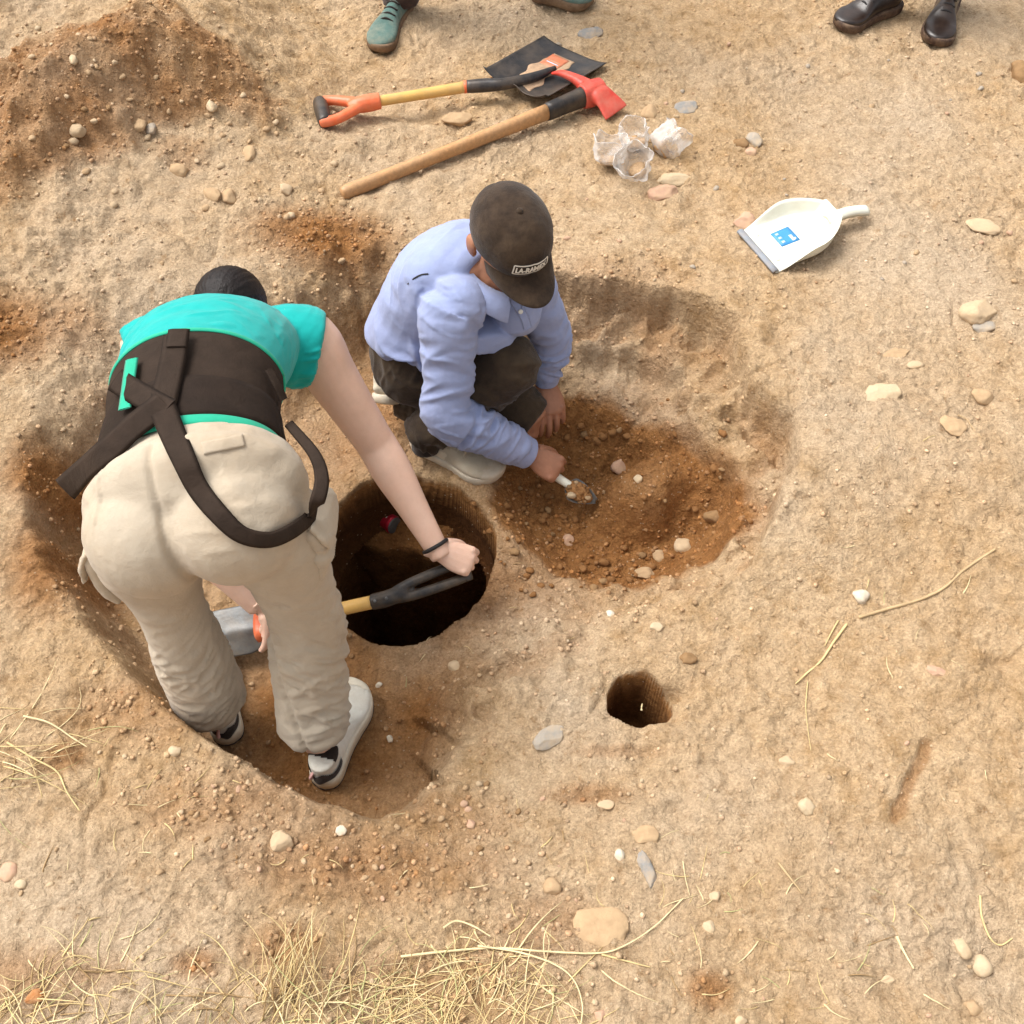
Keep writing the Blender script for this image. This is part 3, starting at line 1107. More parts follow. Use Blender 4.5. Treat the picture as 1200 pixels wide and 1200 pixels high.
# ---------------------------------------------------------------- the bending woman
def build_bender():
    FZ = -.2
    aR, aL = P(372, 872, FZ + .10), P(246, 838, FZ + .10)
    kR, kL = P(357, 722, .235), P(207, 728, .25)
    hR, hL = P(302, 588, .585), P(166, 610, .535)
    HC = (hR + hL) / 2
    shR, shL = P(364, 404, .42), P(172, 420, .44)
    SCn = (shR + shL) / 2
    eR, wR = P(442, 522, .175), P(513, 645, .01)
    eL, wL = P(226, 632, .13), P(304, 712, -.02)
    ln = np.linalg.norm
    print('bender thigh', ln(hR - kR), ln(hL - kL), 'shin', ln(kR - aR), ln(kL - aL), 'torso', ln(HC - SCn), 'arm', ln(shR - eR), ln(eR - wR), ln(shL - eL), ln(eL - wL), 'hips', ln(hR - hL), 'sh', ln(shR - shL))
    root = thing('person', (float(HC[0]), float(HC[1]) - .05, FZ), 'person bending over the round pit in teal shirt, khaki trousers and black back brace', 'person')
    side_h = unit(hR - hL)
    side_s = unit(shR - shL)
    ax = SCn - HC
    up_b = unit(np.cross(side_h, unit(ax)))     # out of the back
    if up_b[2] < 0: up_b = -up_b

    def spine(t):
        bulge = .055 * math.sin(math.pi * np.clip(t, 0, 1.05))
        return HC + ax * t + up_b * (bulge + .035)

    def rowset(spec, off=0):
        rows, sd = [], []
        for t, a, b in spec:
            rows.append((*spine(t), a + off, b + off))
            sd.append(side_h * (1 - np.clip(t, 0, 1)) + side_s * np.clip(t, 0, 1))
        return rows, np.array(sd)
    torso = [(-.12, .10, .07), (0.0, .165, .115), (.12, .155, .110), (.30, .135, .098), (.55, .145, .106), (.78, .165, .108), (.95, .150, .085), (1.06, .085, .06), (1.12, .05, .05)]
    neck0, neck1 = spine(1.0) - up_b * .02, spine(1.0) + ax * .20 - up_b * .055
    hc = P(276, 372, .40)
    face = unit(np.array([.25, .75, -.75]))
    hp, hf, hs_, hu = head_parts(hc, face, up=unit(np.array([.05, .75, .55])), k=.95)
    # body: one continuous skin from head to ankles
    rows, sd = rowset(torso, -.012)
    parts = [tube(rows, sd, 24, 20), limb([(spine(.9), .07), (neck0, .056), ((neck0 + hc) / 2, .050), (hc - hu * .02, .05)], side_s, 14, 14)] + hp
    dR, dL = unit(eR - shR), unit(eL - shL)
    parts += [limb([(shR - dR * .05 - side_s * .05, .055), (shR - dR * .01, .069), (shR * .75 + eR * .25, .062), (shR * .45 + eR * .55, .055), (shR * .1 + eR * .9, .048), (eR, .0475), (eR * .75 + wR * .25, .048), (eR * .4 + wR * .6, .037), (wR, .0275), (wR + unit(wR - eR) * .02, .026)], (.3, .8, .3), 36, 18)]
    parts += [limb([(shL - dL * .04 + side_s * .05, .06), (shL, .062), (shL * .6 + eL * .4, .052), (eL, .043), (eL * .7 + wL * .3, .043), (eL * .35 + wL * .65, .034), (wL, .027)], (.3, .8, .3), 30, 16)]
    for h, k_, a in ((hR, kR, aR), (hL, kL, aL)):
        parts.append(limb([(h, .085), (h * .5 + k_ * .5, .068), (k_, .052), (k_ * .6 + a * .4, .050), (a, .036)], side_h, 24, 14))
    body = fuse(parts, .0055, 5)
    # right hand closes on the crossbar of the short spade
    fdR = unit(P(566, 664, -.035) - wR)
    hand = fuse(hand_parts(wR, fdR, unit(np.array([-.05, -.45, .85])), -1, [(58, 82, 55)] * 4, 2, .170, thumb=(.25, .75, .6), tcurl=(25, 30)), .0021, 3)
    fdL = unit(P(330, 738, -.10) - wL)
    handL = fuse(hand_parts(wL, fdL, unit(np.array([.2, .5, .75])), 1, [(78, 88, 60)] * 4, 2, .165, thumb=(.25, .75, .6)), .0026, 3)
    bodyV, bodyF = mesh_join(mesh_join(body, hand), handL)
    b = mk('body', bodyV, bodyF, M['skin_pale'], root)
    # hair drawn close to the skull
    E = lambda p, a: ball(hc + hf * p[0] + hs_ * p[1] + hu * p[2], 1, [hf * a[0], hs_ * a[1], hu * a[2]], 14, 22)
    hv, hfc = fuse([E((-.022, 0, .030), (.092, .080, .086)), E((-.045, 0, -.015), (.064, .070, .080))], .004, 4)
    N = vnormals(hv, hfc)
    rel = hv - hc
    an = np.arctan2(rel @ hs_, rel @ hu)
    hv = hv + N * (.0022 * noise3(np.stack([an * 22, rel @ hf * 6, an * 0], 1)) + .002 * noise3(np.stack([an * 55, rel @ hf * 12, an * 0 + 5], 1)))[:, None]
    mk('hair', hv, hfc, M['hair'], root)
    # trousers: seat, two loose legs
    seat = [(-.18, .09, .08), (-.11, .170, .136), (-.04, .204, .150), (.02, .202, .146), (.07, .190, .138), (.105, .180, .130), (.115, .174, .125)]
    rows, sd = rowset(seat)
    rows = [(*(np.array(r_[:3]) + side_h * .012), r_[3], r_[4]) for r_ in rows]
    tp = [tube(rows, sd, 20, 24)]
    back_dir = unit(np.array([0, -.55, .35]))
    for h in (hR, hL):
        tp.append(ball(h + back_dir * .026 + (HC - h) * .30 - unit(ax) * .028, .118, None, 12, 18))
    hemR, hemL = aR + np.array([-.004, .016, .040]), aL + np.array([.004, .018, .022])
    for h, k_, hem, m in ((hR, kR, hemR, 1), (hL, kL, hemL, -1)):
        o = side_h * .012 * m
        tp.append(limb([(h + (HC - h) * .12 - unit(ax) * .02, .100), (h * .72 + k_ * .28 + o * .4, .106), (h * .35 + k_ * .65 + o * .3, .080 if m > 0 else .074), (k_, .076 if m > 0 else .066), (k_ * .65 + hem * .35, .079 if m > 0 else .074), (k_ * .3 + hem * .7, .079), (hem * .9 + k_ * .1, .080), (hem, .074)], side_h, 40, 22))
    tv, tf = fuse(tp, .0052, 24)
    tv = folds(tv, tf, [(hR * .6 + kR * .4, hemR, [.007, .011, .011, .010, .010], 24, .5, .15), (hL * .6 + kL * .4, hemL, [.007, .011, .011, .010, .010], 25, -.5, .15),
                        (hR, hR * .6 + kR * .4, [.004, .007], 12, .6, .25), (hL, hL * .6 + kL * .4, [.004, .007], 12, -.6, .25), (HC + ax * .25, HC - ax * .05, [.004, .003], 11, .3, .3)], 3)
    # seam down the seat
    d_seam = abs((tv - HC) @ side_h + .004)
    Nn = vnormals(tv, tf)
    low = sstep(.05, -.02, (tv - HC) @ unit(ax))
    tv = tv - Nn * (.008 * np.exp(-(d_seam / .0065) ** 2) * sstep(-.3, .2, -(Nn @ unit(ax))))[:, None]
    tr = mk('trousers', tv, tf, M['khaki'], root)
    tb = bvh_of(tv, tf)
    # stitched seat seam
    pts, nr = lay_on(tb, [(207, 550), (210, 575), (215, 604), (224, 632), (233, 652)], .0015)
    if False:
        pts, nr = np.array(pts), np.array(nr)
        mk('seam', *ribbon(pts, nr, .005, .0005), M['khaki'], tr)
    # cargo pockets, gaping at the outer thighs
    for m, (h, k_) in ((1, (hR, kR)), (-1, (hL, kL))):
        d = unit(k_ - h)
        o = side_h * m
        back = unit(np.cross(d, o)) * m
        if back[1] > 0: back = -back
        c = h * .70 + k_ * .30 + o * .088
        pv, pf = fuse([tube([(*(c - d * .065 + o * .008), .058, .018), (*(c - d * .04 + o * .008), .064, .022), (*(c + d * .03 + o * .004), .062, .020), (*(c + d * .075 - o * .01), .052, .010)], back, 14, 16, True, 3.0)], .004, 4)
        pv = folds(pv, pf, [(c - d * .1, c + d * .1, .005, 18, .5, .12)], 4 + m)
        pk = mk('cargo_pocket', pv, pf, M['khaki'], tr)
        fv, ff = fuse([tube([(*(c - d * .075 + o * .012), .062, .007), (*(c - d * .045 + o * .028), .066, .006), (*(c - d * .005 + o * .036), .062, .005)], back, 12, 14, True, 3.0)], .003, 3)
        fv = folds(fv, ff, [(c - d * .1, c, .004, 14, .4, .12)], 9 + m)
        mk('pocket_flap', fv, ff, M['khaki'], pk)
    # hip pocket welts and belt loops
    for x, y, w2 in ():
        pts, nr = lay_on(tb, [(x + q * w2 / 4 - w2 / 2, y + (q - 2) * (2 if x > 200 else -4)) for q in range(5)], .002)
        if all(p is not None for p in pts):
            mk('pocket_welt', *ribbon(np.array(pts), np.array(nr), .004, .0005, 20), M['khaki'], tr)
    # back pocket flap, laid on the seat
    for c4 in (((236, 519), (284, 510), (287, 523), (239, 533)),):
        c4 = np.array(c4, float)
        grid = [c4[0] * (1 - u) * (1 - v) + c4[1] * u * (1 - v) + c4[2] * u * v + c4[3] * (1 - u) * v for v in np.linspace(0, 1, 7) for u in np.linspace(0, 1, 16)]
        pts, nr = lay_on(tb, grid, .0035)
        lo, _ = lay_on(tb, grid, -.002)
        if all(p is not None for p in pts):
            V = np.array(pts + lo)
            q = lambda k, j, i: k * 112 + j * 16 + i
            F = [(q(0, j, i), q(0, j, i + 1), q(0, j + 1, i + 1), q(0, j + 1, i)) for j in range(6) for i in range(15)]
            for i in range(15):
                F += [(q(0, 0, i), q(1, 0, i), q(1, 0, i + 1), q(0, 0, i + 1)), (q(0, 6, i), q(0, 6, i + 1), q(1, 6, i + 1), q(1, 6, i))]
            for j in range(6):
                F += [(q(0, j, 0), q(0, j + 1, 0), q(1, j + 1, 0), q(1, j, 0)), (q(0, j, 15), q(1, j, 15), q(1, j + 1, 15), q(0, j + 1, 15))]
            mk('pocket_flap', V, F, M['khaki'], tr)
    # shirt
    sh = [(.04, .164, .122), (.16, .160, .119), (.28, .152, .114), (.50, .158, .120), (.75, .178, .124), (.92, .170, .106), (1.03, .115, .082), (1.07, .075, .062)]
    rows, sd = rowset(sh)
    sp = [tube(rows, sd, 30, 28)]
    for S_, E_, d in ((shR, eR, dR), (shL, eL, dL)):
        sp.append(limb([(S_ * .5 + SCn * .5, .09), (S_ * .85 + SCn * .15, .092), (S_ * 1.04 - SCn * .04 + d * .014, .088)], d, 12, 20))
    sv, sf = fuse(sp, .005, 8)
    sv = folds(sv, sf, [(spine(.25), spine(.9), [.002, .004, .004], 16, .3, .2), (spine(.75) + side_s * .10, shR + dR * .05, [.004, .006], 20, .8, .12), (spine(.75) - side_s * .1, shL + dL * .05, [.004, .006], 20, -.8, .12)], 12)
    st = mk('shirt', sv, sf, M['teal'], root)
    # armhole binding
    for S_, d in ():
        q = []
        e1 = unit(np.cross(side_s, (0.2, 1, .1)))
        e2 = np.cross(side_s, e1)
        for a in np.linspace(0, 2 * np.pi, 30):
            q.append(S_ * 1.03 - SCn * .03 + side_s * .01 * (1 if d is dR else -1) + d * .014 + (e1 * math.cos(a) + e2 * math.sin(a)) * .0855)
        mk('armhole_band', *limb([(p, .0042) for p in q], side_s, 60, 6), M['teal'], st)

    # back brace: a wide band round the lower back
    def band(t0, t1, off, nt, nm, mat, par, a0=0, a1=2 * np.pi, thick=.004, wav=0):
        tt = np.array([q[0] for q in sh])
        A = np.array([q[1] for q in sh])
        B = np.array([q[2] for q in sh])
        nk = 120
        th = np.linspace(a0, a1, nk)
        V = []
        for lay in (0, 1):
            for i in range(nt):
                t = t0 + (t1 - t0) * i / (nt - 1)
                a, b_ = np.interp(t, tt, A) + off + lay * thick, np.interp(t, tt, B) + off + lay * thick
                # rounded edges
                ed = min(i, nt - 1 - i)
                a -= .002 * lay * (ed == 0)
                b_ -= .002 * lay * (ed == 0)
                s = unit(side_h * (1 - t) + side_s * t)
                T = unit(spine(t + .01) - spine(t - .01))
                s = unit(s - T * (s @ T))
                n_ = np.cross(T, s)
                wv = wav * noise3(np.stack([th * 1.5, th * 0 + t * 9, th * 0], 1))
                V.append(spine(t) + np.cos(th)[:, None] * s * (a + wv[:, None]) + np.sin(th)[:, None] * n_ * (b_ + wv[:, None]))
        V = np.array(V).reshape(-1, 3)
        idx = np.arange(2 * nt * nk).reshape(2, nt, nk)
        F = []
        for i in range(nt - 1):
            for j in range(nk - 1):
                F.append((idx[1, i, j], idx[1, i, j + 1], idx[1, i + 1, j + 1], idx[1, i + 1, j]))
                F.append((idx[0, i, j], idx[0, i + 1, j], idx[0, i + 1, j + 1], idx[0, i, j + 1]))
        for j in range(nk - 1):
            F.append((idx[0, 0, j], idx[0, 0, j + 1], idx[1, 0, j + 1], idx[1, 0, j]))
            F.append((idx[1, -1, j], idx[1, -1, j + 1], idx[0, -1, j + 1], idx[0, -1, j]))
        for i in range(nt - 1):
            F.append((idx[0, i, 0], idx[1, i, 0], idx[1, i + 1, 0], idx[0, i + 1, 0]))
            F.append((idx[1, i, -1], idx[0, i, -1], idx[0, i + 1, -1], idx[1, i + 1, -1]))
        return (V, F) if nm is None else mk(nm, V, F, mat, par)
    br = band(.14, .50, .006, 20, 'back_brace', M['belt'], root, thick=.005, wav=.003)
    band(.135, .295, .0125, 10, 'waist_panel', M['belt2'], br, thick=.004, wav=.003)
    band(.100, .142, .009, 5, 'trim', M['green_trim'], br, thick=.006, wav=.002)
    band(.496, .512, .009, 5, 'trim', M['green_trim'], br, thick=.004, wav=.002)
    for ang in (62, 78, 100, 125):
        for sg in (1,):
            a = rad(ang)
            band(.155, .282, .0165, 6, 'stay', M['belt2'], br, a - .05, a + .05, .003)
    bv = band(.06, .49, .012, 24, None, None, None, thick=.006)
    tb2 = bvh_of(*join([(tv, np.asarray(tf)), (sv, np.asarray(sf)), bv]))

    def strap(pix, width, off=.004, fixed=None, nm='strap', n=70, mat=None):
        pts, nr = lay_on(tb2, pix, off)
        pts = list(pts)
        nr = [None if q is None else unit(q + .7 * v2) for q in nr]
        for i, v in (fixed or {}).items():
            pts[i], nr[i] = v
        ok = [i for i in range(len(pts)) if pts[i] is not None]
        if len(ok) < 3:
            print('strap misses', pix[0], len(ok)); return
        return mk(nm, *ribbon(np.array([pts[i] for i in ok]), np.array([nr[i] for i in ok]), width, .0022, n), mat or M['belt'], br)
    v2 = -ray(230, 500)
    strap([(124, 436), (140, 448), (160, 462), (180, 474), (198, 484)], .046, .010)
    strap([(208, 396), (205, 420), (200, 446), (195, 468), (190, 486)], .048, .008)
    strap([(212, 392), (210, 405), (209, 412)], .040, .012, nm='tab')
    e0 = P(76, 574, .52)
    strap([(196, 478), (178, 492), (158, 508), (138, 526), (118, 542), (100, 556), (76, 574)], .050, .013, {6: (e0, v2)})
    fx = {9: (P(372, 587, .66), v2), 10: (P(377, 560, .665), v2), 11: (P(368, 532, .665), v2), 12: (P(338, 496, .66), v2)}
    strap([(192, 480), (202, 508), (218, 540), (236, 575), (258, 604), (284, 624), (312, 630), (338, 622), (358, 606), (374, 586), (381, 556), (374, 528), (360, 508)],
          [.048, .045, .041, .037, .034, .031, .029, .028, .027, .027, .026, .022, .018], .010, fx)
    strap([(158, 424), (155, 445), (152, 468), (150, 482)], .026, .008, nm='trim', mat=M['green_trim'])
    strap([(334, 486), (326, 470), (318, 452), (310, 436)], .020, .012)
    # wrist cord
    d = unit(wR - eR)
    e1 = unit(np.cross(d, (0, 0, 1)))
    e2 = np.cross(d, e1)
    c = wR - d * .012
    mk('wrist_cord', *limb([(c + (e1 * math.cos(a)) * .0305 + (e2 * math.sin(a)) * .0285, .0048) for a in np.linspace(0, 2 * np.pi, 24)], d, 60, 8), M['black_cord'], root)
    # shoes
    for a, heel, toe, lb in ((aR, P(378, 925, FZ), P(421, 806, FZ), 1), (aL, P(272, 874, FZ), P(246, 770, FZ), 0)):
        heel = np.array([heel[0], heel[1], gz(*heel[:2]) + .004])
        toe = np.array([toe[0], toe[1], gz(*toe[:2]) + .004])
        toe = heel + unit(toe - heel) * .265
        toe[2] = max(toe[2], heel[2])
        mats = dict(upper=M['white_mesh'], sole=M['white_rubber'], out=M['dark_sole'],
                    patches=[('heel_counter', lambda x, z, y: (x < .22) & (z > .036) & (z < .080 + .008 * np.sin(y * 160)), .0022, M['black_shoe']), ('toe_guard', lambda x, z, y: (x > .9) & (z < .05), .0015, M['white_rubber']),
                             ('collar_lining', lambda x, z, y: (x > .12) & (z > .096) & (x < .26), .0015, M['black_shoe'])])
        U = shoe(root, heel, toe, W=.104, H=.086, sole_h=.040, mats=mats, collar=.106)
        f = unit(toe - heel)
        s = np.cross(f, (0, 0, 1))
        mk('pull_tab', *tube([(*(heel - s * .014 + f * .012 + np.array([0, 0, .056])), .006, .003), (*(heel - s * .018 - f * .002 + np.array([0, 0, .068])), .007, .004), (*(heel - s * .012 + f * .008 + np.array([0, 0, .082])), .006, .003)], f, 10, 10), M['pink'], U)
    return dict(wR=wR, wL=wL, fdR=fdR, fdL=fdL)


BEN = build_bender()
# ---------------------------------------------------------------- the crouching man
def build_croucher():
    FZ = -.2
    ln = np.linalg.norm
    g = lambda p: np.array([p[0], p[1], gz(p[0], p[1])])
    footH, footT = g(P(484, 517, FZ)), g(P(578, 560, FZ))
    aR = P(498, 506, footH[2] + .10)
    kR = P(602, 426, .135)
    hR = P(484, 430, .01)
    kL = P(622, 494, -.125)
    hL = P(512, 398, .05)
    aL = P(468, 466, -.12)
    HC = (hR + hL) / 2
    shR, shL = P(526, 362, .33), P(620, 334, .27)
    SCn = (shR + shL) / 2
    eR, wR = P(524, 486, .065), P(620, 532, -.135)
    eL, wL = P(646, 394, .09), P(640, 446, -.07)
    root = thing('person', (float(HC[0]), float(HC[1]), FZ), 'person crouching in the trench in blue shirt and dark cap, holding a trowel', 'person')
    side = unit(hR - hL)
    side_s = unit(shR - shL)
    print('croucher thigh', ln(hR - kR), ln(hL - kL), 'shin', ln(kR - aR), ln(kL - aL), 'torso', ln(HC - SCn), 'arm', ln(shR - eR), ln(eR - wR), ln(shL - eL), ln(eL - wL), 'hips', ln(hR - hL), 'sh', ln(shR - shL))
    ax = SCn - HC
    back = unit(np.cross(side_s, unit(ax)))
    if back[2] < 0 and back[0] > 0: back = -back
    if back @ np.array([-1, 0, .6]) < 0: back = -back

    def spine(t):
        return HC + ax * t + back * (.075 * math.sin(math.pi * np.clip(t, 0, 1.05)) + .045 * math.exp(-((t - .88) / .25) ** 2)) + np.array([0, .02, .02]) * math.exp(-((t - .95) / .2) ** 2)

    def rowset(spec):
        rows, sd = [], []
        for t, a, b in spec:
            rows.append((*spine(t), a, b))
            q = np.clip(t, 0, 1)
            sd.append(side * (1 - q) + side_s * q)
        return rows, np.array(sd)
    hc = P(598, 279, .47)
    face = unit(np.array([.42, -.80, -.40]))
    hp, hf, hs_, hu = head_parts(hc, face, up=(.1, -.2, .95), k=1.07)
    torso = [(-.15, .10, .08), (0, .15, .11), (.3, .135, .105), (.6, .15, .11), (.85, .165, .10), (1.0, .14, .08), (1.1, .07, .06)]
    rows, sd = rowset(torso)
    dR, dL = unit(eR - shR), unit(eL - shL)
    parts = [tube(rows, sd, 20, 18), limb([(spine(.95), .07), (SCn * .5 + hc * .5 - hu * .03, .058), (hc - hu * .05 - hf * .02, .056)], side_s, 12, 14)] + hp
    for S_, E_, W_ in ((shR, eR, wR), (shL, eL, wL)):
        parts.append(limb([(S_ * .8 + SCn * .2, .05), (S_, .056), (S_ * .5 + E_ * .5, .045), (E_, .038), (E_ * .6 + W_ * .4, .036), (W_, .027), (W_ + unit(W_ - E_) * .02, .026)], (.3, .8, .4), 26, 14))
    for h, k_, a in ((hR, kR, aR), (hL, kL, aL)):
        parts.append(limb([(h, .08), (h * .5 + k_ * .5, .065), (k_, .050), (k_ * .6 + a * .4, .046), (a, .035)], side, 24, 14))
    body = fuse(parts, .005, 4)
    fdR = unit(P(662, 556, -.185) - wR)
    hR_ = fuse(hand_parts(wR, fdR, unit(np.array([-.1, -.5, .9])), -1, [(62, 80, 55)] * 4, 2, .182, thumb=(.3, .75, .5), tcurl=(25, 25)), .0022, 3)
    fdL = unit(P(651, 506, -.155) - wL)
    hL_ = fuse(hand_parts(wL, fdL, unit(np.array([.2, -.6, .75])), 1, [(14, 26, 18), (18, 28, 20), (22, 30, 20), (26, 32, 22)], 7, .182, thumb=(.5, .75, .3), tcurl=(12, 12)), .0022, 3)
    V, F = mesh_join(mesh_join(body, hR_), hL_)
    mk('body', V, F, M['skin_tan'], root)
    for q in (-1, 1):
        e = hc + hf * .078 + hs_ * q * .031 - hu * .006
        mk('eye', *ball(e, .0125), M['eye'], root)
    # short dark hair below the cap
    E = lambda p, a: ball(hc + hf * p[0] + hs_ * p[1] + hu * p[2], 1, [hf * a[0], hs_ * a[1], hu * a[2]], 14, 22)
    hv, hfc = fuse([E((-.024, 0, .018), (.088, .0805, .080)), E((-.050, 0, -.020), (.054, .066, .060))], .004, 3)
    hv = hv + vnormals(hv, hfc) * (.004 * noise3(hv / .008))[:, None]
    mk('hair', hv, hfc, M['hair'], root)
    # trousers
    tp = []
    rows, sd = rowset([(-.24, .10, .09), (-.12, .165, .13), (.05, .168, .138), (.25, .155, .125)])
    tp.append(tube(rows, sd, 14, 20))
    tp.append(limb([(hR, .105), (hR * .5 + kR * .5, .092), (hR * .15 + kR * .85, .080), (kR, .074), (kR * .93 + aR * .07 + unit(kR - hR) * .01, .068)], side, 26, 18))
    tp.append(limb([(kR, .074), (kR * .7 + aR * .3, .072), (kR * .3 + aR * .7, .066), (aR + (kR - aR) * .08, .060), (aR - (kR - aR) * .06, .058)], side, 24, 18))
    tp.append(limb([(hL, .10), (hL * .5 + kL * .5, .09), (kL, .072)], side, 26, 18))
    tp.append(limb([(kL, .070), (kL * .6 + aL * .4, .072), (aL * .85 + kL * .15, .058), (aL, .052)], side, 24, 18))
    tv, tf = fuse(tp, .005, 7)
    tv = folds(tv, tf, [(hR, kR, [.006, .007, .004], 20, .4, .14), (kR, aR, [.004, .012, .014], 22, .3, .12), (hL, kL, [.006, .007, .004], 20, .4, .14), (kL, aL, [.004, .01, .012], 22, .3, .12)], 21)
    mk('trousers', tv, tf, M['brown_trouser'], root)
    # shirt: trunk with a blousing hem, two full sleeves with cuffs
    rows, sd = rowset([(.10, .165, .132), (.14, .180, .148), (.25, .178, .146), (.45, .170, .138), (.7, .182, .138), (.88, .180, .118), (1.0, .150, .092), (1.06, .095, .075), (1.09, .066, .062)])
    sp = [tube(rows, sd, 34, 28)]
    for S_, E_, W_, cw in ((shR, eR, wR, 1.0), (shL, eL, wL, .84)):
        sp.append(limb([(S_ * .55 + SCn * .45, .074 * cw), (S_, .073 * cw), (S_ * .7 + E_ * .3, .067 * cw), (S_ * .3 + E_ * .7, .064 * cw), (E_, .060 * cw), (E_ * .7 + W_ * .3, .058 * cw), (E_ * .35 + W_ * .65, .053 * cw), (E_ * .2 + W_ * .8, .049 * cw), (E_ * .12 + W_ * .88, .042 * cw)], (.3, .8, .4), 40, 20))
    # front skirts of the shirt hanging over the raised thigh
    ft = P(588, 398, .22)
    sp.append(tube([(*(SCn * .6 + HC * .4 - back * .03), .13, .06), (*(ft * .5 + SCn * .3 + HC * .2), .10, .045), (*P(575, 404, .22), .055, .028)], side_s, 14, 18))
    sp.append(ball(P(606, 364, .26), .062, None, 10, 14))
    sv, sf = fuse(sp, .0048, 6)
    sv = folds(sv, sf, [(spine(-.05), spine(.9), [.012, .012, .010, .008], 12, .5, .24), (shR, eR, [.008, .012, .020], 17, .35, .11), (eR, wR, [.020, .016, .010], 22, .3, .09), (shL, eL, [.008, .012, .018], 17, -.3, .11), (eL, wL, [.018, .016, .010], 22, .3, .09)], 31)
    st = mk('shirt', sv, sf, M['blue_shirt'], root)
    for E_, W_, m in ((eR, wR, 1), (eL, wL, -1)):
        d = unit(W_ - E_)
        L = ln(W_ - E_)
        cw = 1.0 if m > 0 else .88
        cv, cf = tube([(*(E_ + d * L * .76), .046 * cw, .042 * cw), (*(E_ + d * L * .785), .0475 * cw, .0435 * cw), (*(E_ + d * L * .95), .0445 * cw, .0405 * cw), (*(E_ + d * L * .985), .043 * cw, .039 * cw), (*(E_ + d * L * .985), .038 * cw, .034 * cw), (*(E_ + d * L * .93), .036 * cw, .032 * cw)], (.3, .8, .4), 22, 26, False)
        cv = cv + .0015 * noise3(cv / .02)[:, None]
        cu = mk('cuff', cv, cf, M['blue_shirt'], st)
    sb = bvh_of(sv, sf)
    # collar: two standing leaves round the neck
    nk = spine(1.07)
    na = unit(hc - hu * .06 - nk)
    e1 = unit(np.cross(na, np.cross(hf, na)))
    e1 = unit(hf - na * (hf @ na))
    e2 = np.cross(na, e1)
    for m in (1, -1):
        Vc, Fc = [], []
        nn = 22
        for i in range(nn):
            a = rad(180 - 168 * i / (nn - 1)) * m
            r_ = e1 * math.cos(a) + e2 * math.sin(a)
            fr = i / (nn - 1)
            top = nk + r_ * (.071 + .004 * fr) + na * (.030 - .018 * fr)
            out = nk + r_ * (.096 + .022 * fr ** 2) + na * (-.012 - .030 * fr ** 2)
            mid = (top + out) / 2 + na * .010 + r_ * .004
            for q in (top - r_ * .003 - na * .02, top, mid, out, out - na * .004 - r_ * .003):
                Vc.append(q)
        for i in range(nn - 1):
            for j in range(4):
                Fc.append((i * 5 + j, i * 5 + j + 1, i * 5 + 6 + j, i * 5 + 5 + j))
        mk('collar', np.array(Vc), Fc, M['blue_shirt'], st)
    # placket, pocket edge, seams
    def seam(pix, w, off, nm, mat=None, th=.0014):
        pts, nr = lay_on(sb, pix, off)
        ok = [i for i in range(len(pts)) if pts[i] is not None]
        if len(ok) > 2:
            return mk(nm, *ribbon(np.array([pts[i] for i in ok]), np.array([nr[i] for i in ok]), w, th), mat or M['blue_shirt'], st)
    seam([(478, 333), (486, 326), (494, 322), (502, 321)], .004, .001, 'pocket_slit', M['black_cord'], .0008)
    seam([(598, 346), (606, 358), (614, 372), (618, 384)], .022, .002, 'placket')
    pts, nr = lay_on(sb, [(610, 365)], .004)
    if pts[0] is not None:
        n_ = nr[0]
        a1 = unit(np.cross(n_, (0, 0, 1)))
        mk('button', *ball(pts[0], 1, [a1 * .006, np.cross(n_, a1) * .006, n_ * .002], 6, 10), M['white_print'], st)
    # cap: six-panel crown, brim, button, printed badge
    cu_ = unit(hu + hf * .06)
    cf_ = unit(hf - cu_ * (hf @ cu_))
    cs_ = np.cross(cf_, cu_)
    cc = hc + cu_ * .030 - cf_ * .010
    V, F = [], []
    nr_, nk_ = 26, 72
    for i in range(nr_):
        ph = i / (nr_ - 1) * rad(97)
        for j in range(nk_):
            a = 2 * np.pi * j / nk_
            sq = abs(math.sin(3 * a)) ** .35
            r_ = math.sin(ph) ** .88
            z = math.cos(ph)
            bulge = 1.0 + .05 * max(0, math.cos(a)) * math.sin(ph)
            w = (-.0022 * (1 - sq)) * math.sin(ph)
            V.append(cc + cf_ * (.112 * bulge * r_ * math.cos(a)) + cs_ * (.0955 * r_ * math.sin(a)) + cu_ * (.092 * z if z > 0 else .10 * z) + (cf_ * math.cos(a) + cs_ * math.sin(a)) * w)
    V = np.array(V)
    V = V + (.004 * noise3(V / .05) + .0016 * noise3(V / .02))[:, None] * unit(cu_ * .4 + cf_ * .3)
    for i in range(nr_ - 1):
        for j in range(nk_):
            F.append((i * nk_ + j, (i + 1) * nk_ + j, (i + 1) * nk_ + (j + 1) % nk_, i * nk_ + (j + 1) % nk_))
    cap = mk('cap', V, F, M['cap'], root)
    crown_bvh = bvh_of(V, F)
    mk('cap_button', *ball(cc + cu_ * .0935, 1, [cf_ * .0075, cs_ * .0075, cu_ * .004], 6, 12), M['cap'], cap)
    Vb, Fb = [], []
    nu, nv = 34, 12
    for s_ in (0, 1):
        for i in range(nv):
            t = i / (nv - 1)
            for j in range(nu):
                a = rad(-68 + 136 * j / (nu - 1))
                ext = .078 * (math.cos(a * 1.18) ** .75 if abs(a * 1.18) < math.pi / 2 else 0)
                x = .1145 * math.cos(a) + ext * t
                y = .094 * math.sin(a) * (1 - .05 * t)
                zz = -.008 - .020 * t - .26 * (y / .087) ** 2 * .085 * (.4 + .6 * t)
                Vb.append(cc + cf_ * x + cs_ * y + cu_ * (zz - .0035 * s_))
    id_ = np.arange(2 * nu * nv).reshape(2, nv, nu)
